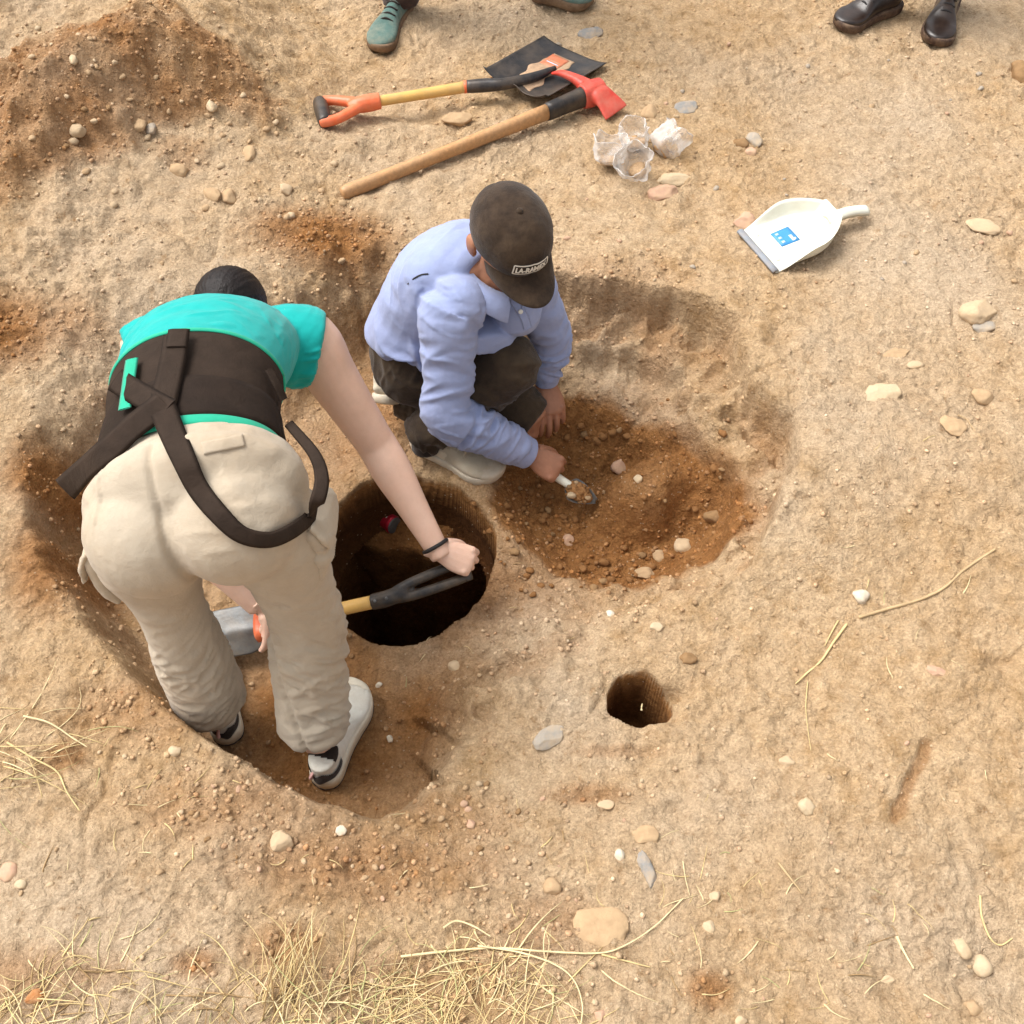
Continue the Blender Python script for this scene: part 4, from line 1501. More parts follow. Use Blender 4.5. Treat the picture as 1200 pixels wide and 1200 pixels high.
    for i in range(nv - 1):
        for j in range(nu - 1):
            Fb.append((id_[0, i, j], id_[0, i + 1, j], id_[0, i + 1, j + 1], id_[0, i, j + 1]))
            Fb.append((id_[1, i, j], id_[1, i, j + 1], id_[1, i + 1, j + 1], id_[1, i + 1, j]))
    for j in range(nu - 1):
        Fb.append((id_[0, -1, j], id_[1, -1, j], id_[1, -1, j + 1], id_[0, -1, j + 1]))
    mk('brim', np.array(Vb), Fb, M['cap'], cap)

    def crown_pt(a_deg, h, off):
        """point of the crown front: angle about the head, height above the rim"""
        a = rad(a_deg)
        d = -(cf_ * math.cos(a) + cs_ * math.sin(a))
        o = cc + cu_ * h - d * .3
        loc, no, _, _ = crown_bvh.ray_cast(Vector(o), Vector(d))
        no = np.array(no)
        if no @ d > 0: no = -no
        return np.array(loc) + no * off

    def badge_sheet(u0, u1, v0, v1, off, nu=20, nv=6):
        """u in metres across the front, v in metres up"""
        V = [crown_pt(math.degrees((u0 + (u1 - u0) * i / (nu - 1)) / .105), v0 + (v1 - v0) * j / (nv - 1), off) for j in range(nv) for i in range(nu)]
        F = [(j * nu + i, j * nu + i + 1, (j + 1) * nu + i + 1, (j + 1) * nu + i) for j in range(nv - 1) for i in range(nu - 1)]
        return np.array(V), F
    uc = .004
    bd = mk('badge', *badge_sheet(uc - .041, uc + .041, .008, .034, .0012), M['cap'], cap)
    fr = [badge_sheet(uc - .041, uc + .041, .0322, .0355, .0022, 20, 3), badge_sheet(uc - .041, uc + .041, .0065, .0098, .0022, 20, 3), badge_sheet(uc - .0425, uc - .0395, .008, .034, .0022, 3, 6), badge_sheet(uc + .0395, uc + .0425, .008, .034, .0022, 3, 6)]
    mk('badge_frame', *join(fr), M['white_print'], bd)
    cu2 = bpy.data.curves.new('lettering', 'FONT')
    cu2.body = 'LA-RAMEX'
    cu2.size = .024
    cu2.offset = .0011
    cu2.align_x = 'CENTER'
    to = bpy.data.objects.new('tmp_text', cu2)
    COL.objects.link(to)
    dg = bpy.context.evaluated_depsgraph_get()
    tm = bpy.data.meshes.new_from_object(to.evaluated_get(dg))
    tvv = np.array([v.co[:] for v in tm.vertices])
    tff = [tuple(p.vertices) for p in tm.polygons]
    bpy.data.objects.remove(to)
    wdt = tvv[:, 0].max() - tvv[:, 0].min()
    # wide letters that fill the plate
    tx = (tvv[:, 0] - tvv[:, 0].min()) / wdt * .072 - .036
    ty = (tvv[:, 1] - tvv[:, 1].min()) / (tvv[:, 1].max() - tvv[:, 1].min()) * .0165 + .0125
    flip = -1.0
    tvv = np.array([crown_pt(math.degrees((uc + flip * a) / .105), b, .0024) for a, b in zip(tx, ty)])
    mk('lettering', tvv, tff, M['white_print'], bd, smooth=False)
    # shoes
    mats = dict(upper=M['beige_mesh'], sole=M['beige_sole'], patches=[('collar_lining', lambda x, z, y: (z > .090) & (x > .1), .0015, M['black_shoe']), ('side_panel', lambda x, z, y: (x > .18 + .5 * z) & (x < .42 + 1.2 * z) & (z < .058) & (z > .03), .0018, M['white_rubber']), ('toe_guard', lambda x, z, y: (x > .86 + .01 * np.sin(y * 200)) & (z > .02), .0018, M['beige_sole'])])
    footT = footH + unit(footT - footH) * .285
    shoe(root, footH + np.array([0, 0, .003]), footT + np.array([0, 0, .003]), W=.108, H=.085, sole_h=.030, mats=mats, collar=.105, lace=M['beige_sole'])
    hl = P(440, 474, -.08)
    tl = P(478, 470, -.20)
    tl = hl + unit(P(520, 462, -.185) - hl) * .28
    shoe(root, hl, tl, up=unit(np.array([-.35, .25, .9])), W=.102, H=.075, sole_h=.026, mats=mats, collar=.085)
    # socks
    mk('sock', *limb([(aR + (kR - aR) * .05, .043), (aR - np.array([0, 0, .03]), .040), (aR - np.array([0, 0, .06]), .042)], side, 10, 14), M['black_shoe'], root)
    return dict(wR=wR, fdR=fdR)


CRO = build_croucher()
# ------------------------------------------------------------------ tools
M['wood'] = simple_mat('handle_wood', (0.47, 0.25, 0.105), .5, .22, 14, .15, 120, dust=DUST, dust_amt=.45, dscale=7, stretch=(6, 6, 6))
M['yellow'] = simple_mat('yellow_lacquer', (0.66, 0.39, 0.11), .4, .12, 25, .1, 200, dust=DUST, dust_amt=.5, dscale=9)
M['orange'] = simple_mat('orange_plastic', (0.72, 0.14, 0.045), .4, .08, 30, .06, 300, dust=(.62, .32, .2), dust_amt=.45, dscale=14)
M['red'] = simple_mat('red_paint', (0.58, 0.055, 0.035), .38, .12, 30, .08, 200, dust=(.55, .26, .18), dust_amt=.5, dscale=12)
M['black_steel'] = simple_mat('black_steel', (0.035, 0.033, 0.034), .38, .25, 40, .12, 180, metal=.3, dust=(.26, .19, .13), dust_amt=.45, dscale=9)
M['black_plastic'] = simple_mat('black_plastic', (0.022, 0.019, 0.018), .42, .2, 60, .1, 300, dust=(.25, .17, .1), dust_amt=.3, dscale=20)
M['worn_steel'] = simple_mat('worn_steel', (0.46, 0.30, 0.185), .6, .2, 60, .2, 300, metal=.15, dust=(.5, .34, .2), dust_amt=.6, dscale=12)
M['grey_steel'] = simple_mat('grey_steel', (0.15, 0.155, 0.155), .5, .35, 25, .2, 150, metal=.4, dust=(.26, .19, .12), dust_amt=.5, dscale=14)
M['white_plastic'] = simple_mat('white_plastic', (0.74, 0.73, 0.62), .35, .04, 20, .03, 200, dust=(.6, .5, .36), dust_amt=.35, dscale=16)
M['grey_lip'] = simple_mat('grey_rubber', (0.22, 0.24, 0.27), .6, .12, 40, .1, 200, dust=DUST, dust_amt=.3, dscale=30)
M['blue_print'] = simple_mat('blue_print', (0.045, 0.24, 0.52), .4, .12, 30)
M['pale_print'] = simple_mat('pale_print', (0.45, 0.62, 0.74), .5, .05, 60)
M['navy_print'] = simple_mat('navy_print', (0.03, 0.08, 0.17), .5, .1, 60)
M['orange_print'] = simple_mat('orange_label', (0.60, 0.17, 0.075), .5, .15, 50, dust=(.55, .36, .24), dust_amt=.5, dscale=30)
M['leather'] = simple_mat('brown_black_leather', (0.014, 0.008, 0.006), .3, .25, 30, .12, 220, spec=.5, dust=(.12, .07, .045), dust_amt=.25, dscale=14)
M['boot_sole'] = simple_mat('boot_sole', (0.045, 0.020, 0.012), .7, .2, 40, .15, 200, dust=DUST, dust_amt=.4, dscale=20)
M['teal_shoe'] = fabric_mat('teal_shoe_mesh', (0.085, 0.15, 0.13), .12, 1300, dust=(.32, .28, .2), dust_amt=.5, dscale=18)
M['brown_sole'] = simple_mat('brown_sole', (0.13, 0.075, 0.04), .7, .15, 40, .1, dust=DUST, dust_amt=.4, dscale=20)
M['dark_trouser'] = fabric_mat('dark_trouser_cloth', (0.040, 0.022, 0.017), .2, 1000, dust=(.14, .09, .06), dust_amt=.35, dscale=9)
M['grey_jacket'] = fabric_mat('grey_jacket_cloth', (0.10, 0.10, 0.11), .15, 900)


def plane_frame(c, ax, n):
    ax = unit(ax)
    n = unit(np.asarray(n, float) - ax * (np.asarray(n, float) @ ax))
    return np.asarray(c, float), ax, np.cross(n, ax), n     # along, across, normal


def sheet(fr, fn, nu, nv, thick):
    """solid sheet; fn(u,v) -> (along, across, height)"""
    c, a, s, n = fr
    V = []
    for k in (0, 1):
        for i in range(nu):
            for j in range(nv):
                x, y, z = fn(i / (nu - 1), j / (nv - 1))
                V.append(c + a * x + s * y + n * (z - k * thick))
    id_ = np.arange(2 * nu * nv).reshape(2, nu, nv)
    F = []
    for i in range(nu - 1):
        for j in range(nv - 1):
            F.append((id_[0, i, j], id_[0, i + 1, j], id_[0, i + 1, j + 1], id_[0, i, j + 1]))
            F.append((id_[1, i, j], id_[1, i, j + 1], id_[1, i + 1, j + 1], id_[1, i + 1, j]))
    rim = [(i, 0) for i in range(nu)] + [(nu - 1, j) for j in range(1, nv)] + [(i, nv - 1) for i in range(nu - 2, -1, -1)] + [(0, j) for j in range(nv - 2, 0, -1)]
    for q in range(len(rim)):
        (a0, b0), (a1, b1) = rim[q], rim[(q + 1) % len(rim)]
        F.append((id_[0, a1, b1], id_[0, a0, b0], id_[1, a0, b0], id_[1, a1, b1]))
    return np.array(V), F


def seg_at(fr, x, y, z):
    c, a, s, n = fr
    return c + a * x + s * y + n * z


def d_handle(root, base, ax, n, mat_y, mat_grip, k=1.0):
    """Y-shaped yoke with a crossbar"""
    fr = plane_frame(base, ax, n)
    q = lambda x, y, z=0: seg_at(fr, x * k, y * k, z * k)
    parts = [limb([(q(-.035, 0), .021 * k), (q(.0, 0), .0225 * k), (q(.03, 0), .020 * k), (q(.05, 0), .012 * k)], fr[2], 12, 14)]
    for m in (1, -1):
        parts.append(tube([(*q(.015, m * .004), .016 * k, .015 * k), (*q(.045, m * .026), .0145 * k, .0135 * k), (*q(.085, m * .049), .013 * k, .013 * k), (*q(.118, m * .052), .0125 * k, .014 * k), (*q(.130, m * .050), .009 * k, .011 * k)], fr[2], 22, 14))
    v, f = fuse(parts, .003, 4)
    y = mk('yoke', v, f, mat_y, root)
    mk('grip', *limb([(q(.117, -.058), .010 * k), (q(.117, -.05), .018 * k), (q(.117, 0), .0195 * k), (q(.117, .05), .018 * k), (q(.117, .058), .010 * k)], fr[1], 16, 14), mat_grip, root)
    return y


def build_shovel():
    A, B = G(432, 138), G(604, 112)
    A = A + np.array([0, 0, .052])
    B = B + np.array([0, 0, .075])
    root = thing('shovel', (A[0], A[1], gz(A[0], A[1])), 'square-mouthed shovel with black blade, yellow shaft and orange D-handle lying on the sand', 'shovel')
    d = unit(B - A)
    d_handle(root, A, -d, (0, .1, 1), M['orange'], M['black_plastic'], 1.22)
    C1 = G(548, 121) + np.array([0, 0, .060])
    mk('shaft', *limb([(A + d * .025, .0165), ((A + C1) / 2, .0170), (C1, .0185)], (0, 0, 1), 14, 16), M['yellow'], root)
    mk('collar', *limb([(C1 - d * .012, .0195), (C1 + d * .006, .0195)], (0, 0, 1), 4, 16), M['orange'], root)
    D1 = G(592, 117) + np.array([0, 0, .058])
    D2 = G(624, 106) + np.array([0, 0, .046])
    D3 = G(650, 92) + np.array([0, 0, .038])
    mk('socket', *limb([(C1, .0205), (C1 * .5 + D1 * .5, .0215), (D1, .0185), (D2, .017), (D3, .008)], (0, 0, 1), 26, 16), M['black_steel'], root)
    bl, tr, br_, bb = G(582, 103), G(655, 49), G(701, 76), G(622, 132)
    ax = unit((tr + br_) / 2 - (bl + bb) / 2)
    c = (bl + bb) / 2
    c[2] = gz(c[0], c[1]) + .012
    L, W = .335, .262
    nrm = unit(np.array([-.04, -.05, 1]))
    fr = plane_frame(c, ax, nrm)

    def fn(u, v):
        y = (v - .5) * W * (1 - .04 * (1 - u))
        side = .030 * abs(2 * v - 1) ** 3.5 * (1 - .55 * u)
        step = .012 * sstep(.05, 0, u)
        ridge = .016 * math.exp(-((v - .5) / .10) ** 2) * (1 - sstep(.25, .62, u))
        return u * L, y, side + step + ridge + .018 * (1 - u) ** 2 + .004 * math.sin(u * 3)
    b = mk('blade', *sheet(fr, fn, 40, 34, .0028), M['black_steel'], root)

    def lift(u0, u1, v0, v1, nu, nv, off, edge=0):
        def g(u, v):
            e = edge * math.sin(u * 9 + v * 3) + edge * .6 * math.sin(u * 23 + 2)
            x, y, z = fn(u0 + (u1 - u0) * u, v0 + (v1 - v0) * v + e * (v - .5) * 2)
            return x, y, z + off
        return sheet(fr, g, nu, nv, off * .9)
    mk('worn_patch', *lift(.10, .84, .36, .70, 40, 16, .0012, .03), M['worn_steel'], b)
    lb = mk('label', *lift(.60, .82, .42, .68, 8, 8, .0022), M['orange_print'], b)
    for u0 in (.665, .70):
        mk('label_stripe', *lift(u0, u0 + .012, .46, .64, 3, 8, .0030), M['pale_print'] if u0 < .68 else M['worn_steel'], lb)


build_shovel()


def build_pick():
    A = G(402, 233) + np.array([0, 0, .018])
    B = G(690, 128) + np.array([0, 0, .055])
    d = unit(B - A)
    s = unit(np.cross(d, (0, 0, 1)))
    root = thing('pickaxe', (A[0], A[1], gz(A[0], A[1])), 'red-headed mattock with long plain wooden handle lying below the shovel', 'pickaxe')
    C = G(640, 147) + np.array([0, 0, .048])
    mk('handle', *tube([(*A, .014, .019), (*(A + d * .02), .0185, .023), (*(A + d * .08), .0175, .022), (*((A + C) / 2), .0165, .021), (*C, .019, .026)], s, 30, 18, True, 2.4), M['wood'], root)
    mk('sleeve', *tube([(*C, .0215, .028), (*(C * .5 + B * .5), .023, .030), (*B, .026, .034)], s, 10, 18, True, 2.6), M['black_plastic'], root)
    T1, T2 = G(647, 97) + np.array([0, 0, .035]), G(722, 138) + np.array([0, 0, .018])
    mid = B + d * .012
    n = unit(np.cross(unit(T2 - T1), d))
    if n[2] < 0: n = -n
    rows = [(*T1, .010, .004), (*(T1 * .75 + mid * .25 + (0, 0, .016)), .013, .010), (*(T1 * .35 + mid * .65 + (0, 0, .018)), .019, .016), (*mid, .034, .032), (*(mid * .70 + T2 * .30 + (0, 0, .014)), .036, .026), (*(mid * .4 + T2 * .6 + (0, 0, .014)), .040, .012), (*(mid * .15 + T2 * .85 + (0, 0, .006)), .046, .008), (*T2, .048, .004)]
    eye = tube([(*(mid - d * .042), .030, .038), (*(mid - d * .01), .035, .042), (*(mid + d * .035), .031, .037)], s, 10, 18, True, 2.6)
    v, f = fuse([tube(rows, d, 40, 18, True, 2.6), eye], .003, 3)
    h = mk('head', v, f, M['red'], root)
    mk('handle_end', *tube([(*(mid + d * .030), .020, .026), (*(mid + d * .041), .018, .024)], s, 4, 16, True, 2.4), M['wood'], root)


build_pick()


def build_spade():
    wR = BEN['wR']
    bar = wR + BEN['fdR'] * .074 + np.array([-.005, -.005, -.030])
    base = P(452, 702, -.045)
    col = P(322, 731, -.10)
    tip = P(252, 744, -.145)
    root = thing('short_spade', (float(col[0]), float(col[1]), -.2), 'short spade with yellow shaft, black D-handle and grey blade held by the bending person', 'spade')
    d = unit(base - col)
    e = unit(bar - base)
    fr = plane_frame(base, e, (.15, -.5, .85))
    Lb = np.linalg.norm(bar - base)
    q = lambda x, y, z=0: seg_at(fr, x * Lb, y, z)
    parts = [limb([(base - d * .035, .0195), (base, .0205), (q(.16, 0), .019), (q(.26, 0), .012)], fr[2], 12, 14)]
    for m in (1, -1):
        parts.append(tube([(*q(.08, m * .004), .015, .014), (*q(.30, m * .014), .013, .013), (*q(.62, m * .018), .0125, .012), (*q(.95, m * .019), .0115, .012), (*q(1.05, m * .018), .008, .009)], fr[2], 22, 14))
    v, f = fuse(parts, .003, 4)
    y = mk('yoke', v, f, M['black_plastic'], root)
    mk('grip', *limb([(q(1, -.030), .009), (q(1, -.024), .0125), (q(1, 0), .0135), (q(1, .024), .0125), (q(1, .030), .009)], fr[1], 14, 14), M['black_plastic'], root)
    for t in (.0, .028):
        mk('rivet', *ball(base - d * (.024 - t) + np.array([0, -.010, .0175]), .0042, None, 6, 10), M['grey_steel'], y)
    mk('shaft', *limb([(base - d * .03, .0165), ((base + col) / 2, .0165), (col, .0170)], (0, 0, 1), 14, 16), M['yellow'], root)
    mk('collar', *tube([(*(col + d * .035), .021, .024), (*(col - d * .01), .024, .034), (*(col - d * .045), .024, .036)], (0, 0, 1), 10, 16, True, 3), M['orange'], root)
    ax = unit(tip - col)
    nrm = unit(np.array([-.25, -.55, .8]))
    frb = plane_frame(col - d * .035, ax, nrm)

    def fn(u, v):
        w = .118 * math.sqrt(max(.03, 1 - max(0, (u - .45) / .56) ** 2.4)) * (.82 + .18 * min(1, u * 5))
        return u * .185, (v - .5) * w, -.012 * (2 * v - 1) ** 2 * (1 - .4 * u) + .008 * math.exp(-((v - .5) / .13) ** 2) * (1 - u) + .012 * math.sin(u * 2.4)
    mk('blade', *sheet(frb, fn, 30, 26, .003), M['grey_steel'], root)


build_spade()


def build_trowel():
    wR, f = CRO['wR'], CRO['fdR']
    c = wR + f * .088 + np.array([.004, -.004, -.030])
    tipd = unit(P(692, 582, -.25) - P(662, 562, -.215))
    e = unit(tipd * .9 + f * .3)
    p0 = c - e * .045
    p1 = c + e * .050
    root = thing('trowel', (float(c[0]), float(c[1]), gz(c[0], c[1])), 'small hand trowel heaped with soil in the hand of the crouching person', 'trowel')
    mk('handle', *limb([(p0, .009), (p0 + e * .012, .0125), (c, .0120), (p1 - e * .008, .0105), (p1, .007)], (0, 0, 1), 18, 12), M['white_plastic'], root)
    b0 = P(662, 570, -.225)
    mk('neck', *limb([(p1 - e * .01, .0065), (p1 + e * .012 + np.array([0, 0, .004]), .0055), (b0, .005)], (0, 0, 1), 14, 10), M['grey_steel'], root)
    tip = P(698, 588, -.262)
    fr = plane_frame(b0, tip - b0, (-.1, -.35, 1))
    L = np.linalg.norm(tip - b0)

    def fn(u, v):
        w = .066 * math.sqrt(max(0.02, min(1, u * 5))) * (1 - max(0, u - .35) ** 1.5 * 1.5)
        return u * L, (v - .5) * w, .010 * (2 * v - 1) ** 2
    mk('blade', *sheet(fr, fn, 22, 16, .0022), M['grey_steel'], root)
    return fr, L


TRW = build_trowel()


def build_dustpan():
    l0, l1 = G(873, 274), G(903, 321)
    he = G(1012, 256)
    c = (l0 + l1) / 2
    ax = he - c
    ax[2] = 0
    L = np.linalg.norm(ax)
    c[2] = max(gz(*l0[:2]), gz(*l1[:2]), gz(*c[:2])) + .006
    W = np.linalg.norm(l1 - l0)
    fr = plane_frame(c, ax, (-.03, .0, 1))
    root = thing('dustpan', c, 'white plastic dustpan with a blue sticker lying on the sand', 'dustpan')
    Lp = L * .66

    def fn(u, v):
        t = abs(2 * v - 1)
        w = W * (1.0 + .12 * math.sin(min(1, u * 1.6) * math.pi / 2)) * (1 - .62 * max(0, (u - .50) / .5) ** 2.1)
        wall = .045 * sstep(.86, 1.0, t) * sstep(.0, .55, u)
        backw = .050 * sstep(.90, 1.0, u)
        return u * Lp - .10 * Lp * 0, (v - .5) * w, max(wall, backw) + .026 * u - .004 + .003 * math.cos(t * 3) * (1 - u)
    pan = mk('pan', *sheet(fr, fn, 44, 44, .0028), M['white_plastic'], root)
    mk('lip', *sheet(fr, lambda u, v: (-.012 + .020 * u, (v - .5) * W * 1.01, .0005 + .0035 * math.sin(u * math.pi)), 6, 10, .006), M['grey_lip'], root)

    def fh(u, v):
        w = .030 + .010 * (1 - u) ** 3 + .006 * u
        return Lp * .93 + u * (L - Lp * .93), (v - .5) * w, .048 - .012 * u + .010 * math.sin(u * 3) - .010 * (2 * v - 1) ** 2
    mk('handle', *sheet(fr, fh, 20, 10, .012), M['white_plastic'], root)
    for m in (.22, .78):
        mk('rib', *sheet(fr, lambda u, v: (Lp * (.10 + .05 * v), (m - .5) * W * 1.05 + .05 * W * (u - .5), fn(.12, m)[2] + .0022), 8, 3, .002), M['white_plastic'], pan)

    def on(u0, u1, v0, v1, off, skew=0.0, nu=6, nv=6):
        return sheet(fr, lambda u, v: (lambda a, b: (fn(a, b)[0], fn(a, b)[1], fn(a, b)[2] + off))(u0 + (u1 - u0) * u + skew * v, v0 + (v1 - v0) * v), nu, nv, off * .9)
    st = mk('sticker', *on(.27, .52, .40, .70, .0012), M['blue_print'], pan)
    mk('sticker_band', *on(.41, .52, .40, .70, .0018), M['navy_print'], st) if False else None
    # white lettering and three small pictograms
    for i in range(4):
        mk('printed_letter', *on(.435, .475, .43 + .03 * i, .452 + .03 * i, .0020, 0, 3, 3), M['white_print'], st)
    for i in range(3):
        mk('pictogram', *on(.475, .495, .44 + .075 * i, .475 + .075 * i, .0020, 0, 3, 3), M['pale_print'], st) if i == 0 else mk('pictogram', *on(.31, .35, .45 + .085 * i, .49 + .085 * i, .0020, 0, 3, 3), M['pale_print'], st)
    mk('pictogram', *on(.31, .35, .45, .49, .0020, 0, 3, 3), M['pale_print'], st)


build_dustpan()


# ------------------------------------------------------------------ sample bags
def bag_mat():
    m, n, l, b = mat_new('clear_plastic_film')
    out = n['Material Output']
    tr = n.new('ShaderNodeBsdfTransparent')
    tr.inputs[0].default_value = (.96, .95, .93, 1)
    b.inputs['Base Color'].default_value = (.80, .77, .74, 1)
    b.inputs['Roughness'].default_value = .16
    b.inputs['Specular IOR Level'].default_value = .9
    lw = n.new('ShaderNodeLayerWeight')
    lw.inputs['Blend'].default_value = .38
    rp = n.new('ShaderNodeMapRange')
    rp.inputs['To Min'].default_value = .22
    rp.inputs['To Max'].default_value = .85
    l.new(lw.outputs['Facing'], rp.inputs['Value'])
    tc = n.new('ShaderNodeTexCoord')
    nz = n.new('ShaderNodeTexNoise')
    nz.inputs['Scale'].default_value = 45
    nz.inputs['Detail'].default_value = 4
    l.new(tc.outputs['Object'], nz.inputs['Vector'])
    bm = n.new('ShaderNodeBump')
    bm.inputs['Strength'].default_value = .7
    bm.inputs['Distance'].default_value = .006
    l.new(nz.outputs['Fac'], bm.inputs['Height'])
    l.new(bm.outputs['Normal'], b.inputs['Normal'])
    mx = n.new('ShaderNodeMixShader')
    l.new(rp.outputs[0], mx.inputs[0])
    l.new(tr.outputs[0], mx.inputs[1])
    l.new(b.outputs[0], mx.inputs[2])
    l.new(mx.outputs[0], out.inputs['Surface'])
    return m


M['film'] = bag_mat()
M['film_rim'] = simple_mat('film_rim', (.80, .77, .73), .25, .05, 60, .2, 200)


def build_bag(bottom, mouth, r0, r1, ry, seed, label):
    """open-mouthed crumpled bag: bottom and mouth centres in space"""
    bottom, mouth = np.asarray(bottom, float), np.asarray(mouth, float)
    ax = unit(mouth - bottom)
    L = np.linalg.norm(mouth - bottom)
    s = unit(np.cross(ax, (0, 0, 1)))
    u = np.cross(s, ax)
    nk, nr = 48, 22
    V = []
    for i in range(nr):
        t = i / (nr - 1)
        rr = (r0 + (r1 - r0) * t) * math.sqrt(min(1, t * 5 + .02))
        for j in range(nk):
            a = 2 * np.pi * j / nk
            V.append(bottom + ax * L * t + s * rr * math.cos(a) + u * rr * (1 + (ry - 1) * t) * math.sin(a))
    V = np.array(V)
    A = np.tile(np.arange(nk) * 2 * np.pi / nk, nr)
    T = np.repeat(np.linspace(0, 1, nr), nk)
    cr = noise3(np.stack([np.cos(A) * 1.7, np.sin(A) * 1.7, T * 2.2 + seed], 1)) * .30 + abs(noise3(np.stack([np.cos(A) * 4, np.sin(A) * 4, T * 5 + seed], 1))) * .22
    ctr = bottom + np.outer(T * L, ax)
    V = ctr + (V - ctr) * (1 + cr)[:, None] + np.outer(.02 * noise3(np.stack([np.cos(A) * 1.5, np.sin(A) * 1.5, A * 0 + seed + 3], 1)) * T, ax)
    i = np.arange(nr * nk).reshape(nr, nk)
    j = np.roll(i, -1, 1)
    F = np.stack([i[:-1], j[:-1], j[1:], i[1:]], 2).reshape(-1, 4)
    root = thing('plastic_bag', bottom, label, 'plastic bag', 'clear sample bags beside the mattock')
    mk('film', V, F, M['film'], root)
    rim = [(V[(nr - 1) * nk + q], .0014 + .0008 * math.sin(q * .7)) for q in range(nk)] + [(V[(nr - 1) * nk], .0016)]
    mk('rim', *limb(rim, ax, 110, 6), M['film'], root)
    c = bottom + ax * L * .16
    v, f = ball(c, 1, [s * r0 * .75, u * r0 * .75, ax * L * .15], 10, 14)
    v = v + .010 * noise3(v / .02)[:, None]
    me = mk('soil_sample', v, f, M['crumb'], root)
    a = me.data.attributes.new('moist', 'FLOAT', 'POINT'); a.data.foreach_set('value', np.full(len(v), .35, np.float32))
    a = me.data.attributes.new('tint', 'FLOAT_COLOR', 'POINT'); a.data.foreach_set('color', np.ones(len(v) * 4, np.float32))


def up_at(px, py, h, base):
    """a point on the sight line through a pixel, h above the ground level at base"""
    return P(px, py, gz(base[0], base[1]) + h)


for (bx, by), (mx_, my), h, r0, r1, ry, sd, lb in [
        ((712, 196), (718, 162), .085, .040, .056, .95, 1.3, 'clear plastic bag with a three-cornered open mouth, nearest the mattock head'),
        ((744, 172), (742, 148), .075, .045, .050, .8, 4.1, 'crumpled clear bag standing behind the other sample bags'),
        ((748, 205), (741, 186), .085, .035, .052, 1.05, 7.7, 'clear bag with an oval open mouth, lowest of the sample bags'),
        ((770, 182), (796, 152), .060, .045, .050, .9, 9.2, 'long clear bag tilted open to the right, apart from the others')]:
    b = G(bx, by)
    build_bag(b + np.array([0, 0, .008]), up_at(mx_, my, h, b), r0, r1, ry, sd, lb)


# ------------------------------------------------------------------ red wrapper on the ledge in the pit
def build_wrapper():
    c = P(447, 606, -.385)
    root = thing('wrapper', c, 'crumpled red and white drink can lying on the ledge inside the pit', 'drink can')
    ax = unit(np.array([.75, -.62, .08]))
    v, f = tube([(*(c - ax * .050), .018, .018), (*(c - ax * .045), .026, .024), (*(c - ax * .012), .031, .027), (*(c + ax * .012), .024, .022), (*(c + ax * .045), .029, .026), (*(c + ax * .050), .020, .018)], (0, 0, 1), 30, 26)
    v = v + (.006 * noise3(v / .016))[:, None] * np.array([.3, .3, 1])
    M['can_red'] = simple_mat('can_red', (.50, .02, .04), .3, .2, 40, .2, 120, metal=.3)
    mk('can_body', v, f, M['can_red'], root)
    for e in (-1, 1):
        q = c + ax * .050 * e
        mk('can_end', *tube([(*(q - ax * .003), .0255, .0235), (*(q + ax * .002), .0265, .0245), (*(q + ax * .003), .022, .020)], (0, 0, 1), 6, 22), M['grey_steel'], root)
    s = unit(np.cross(ax, (0, 0, 1)))
    u = np.cross(s, ax)
    pts = [c + ax * (-.038 + .076 * t) + u * (.027 - .004 * math.cos(t * 6)) + s * (.010 * math.sin(t * 7)) for t in np.linspace(0, 1, 10)]
    mk('white_band', *ribbon(np.array(pts), np.tile(u, (10, 1)), .012, .0012, 30), M['white_print'], root)


build_wrapper()


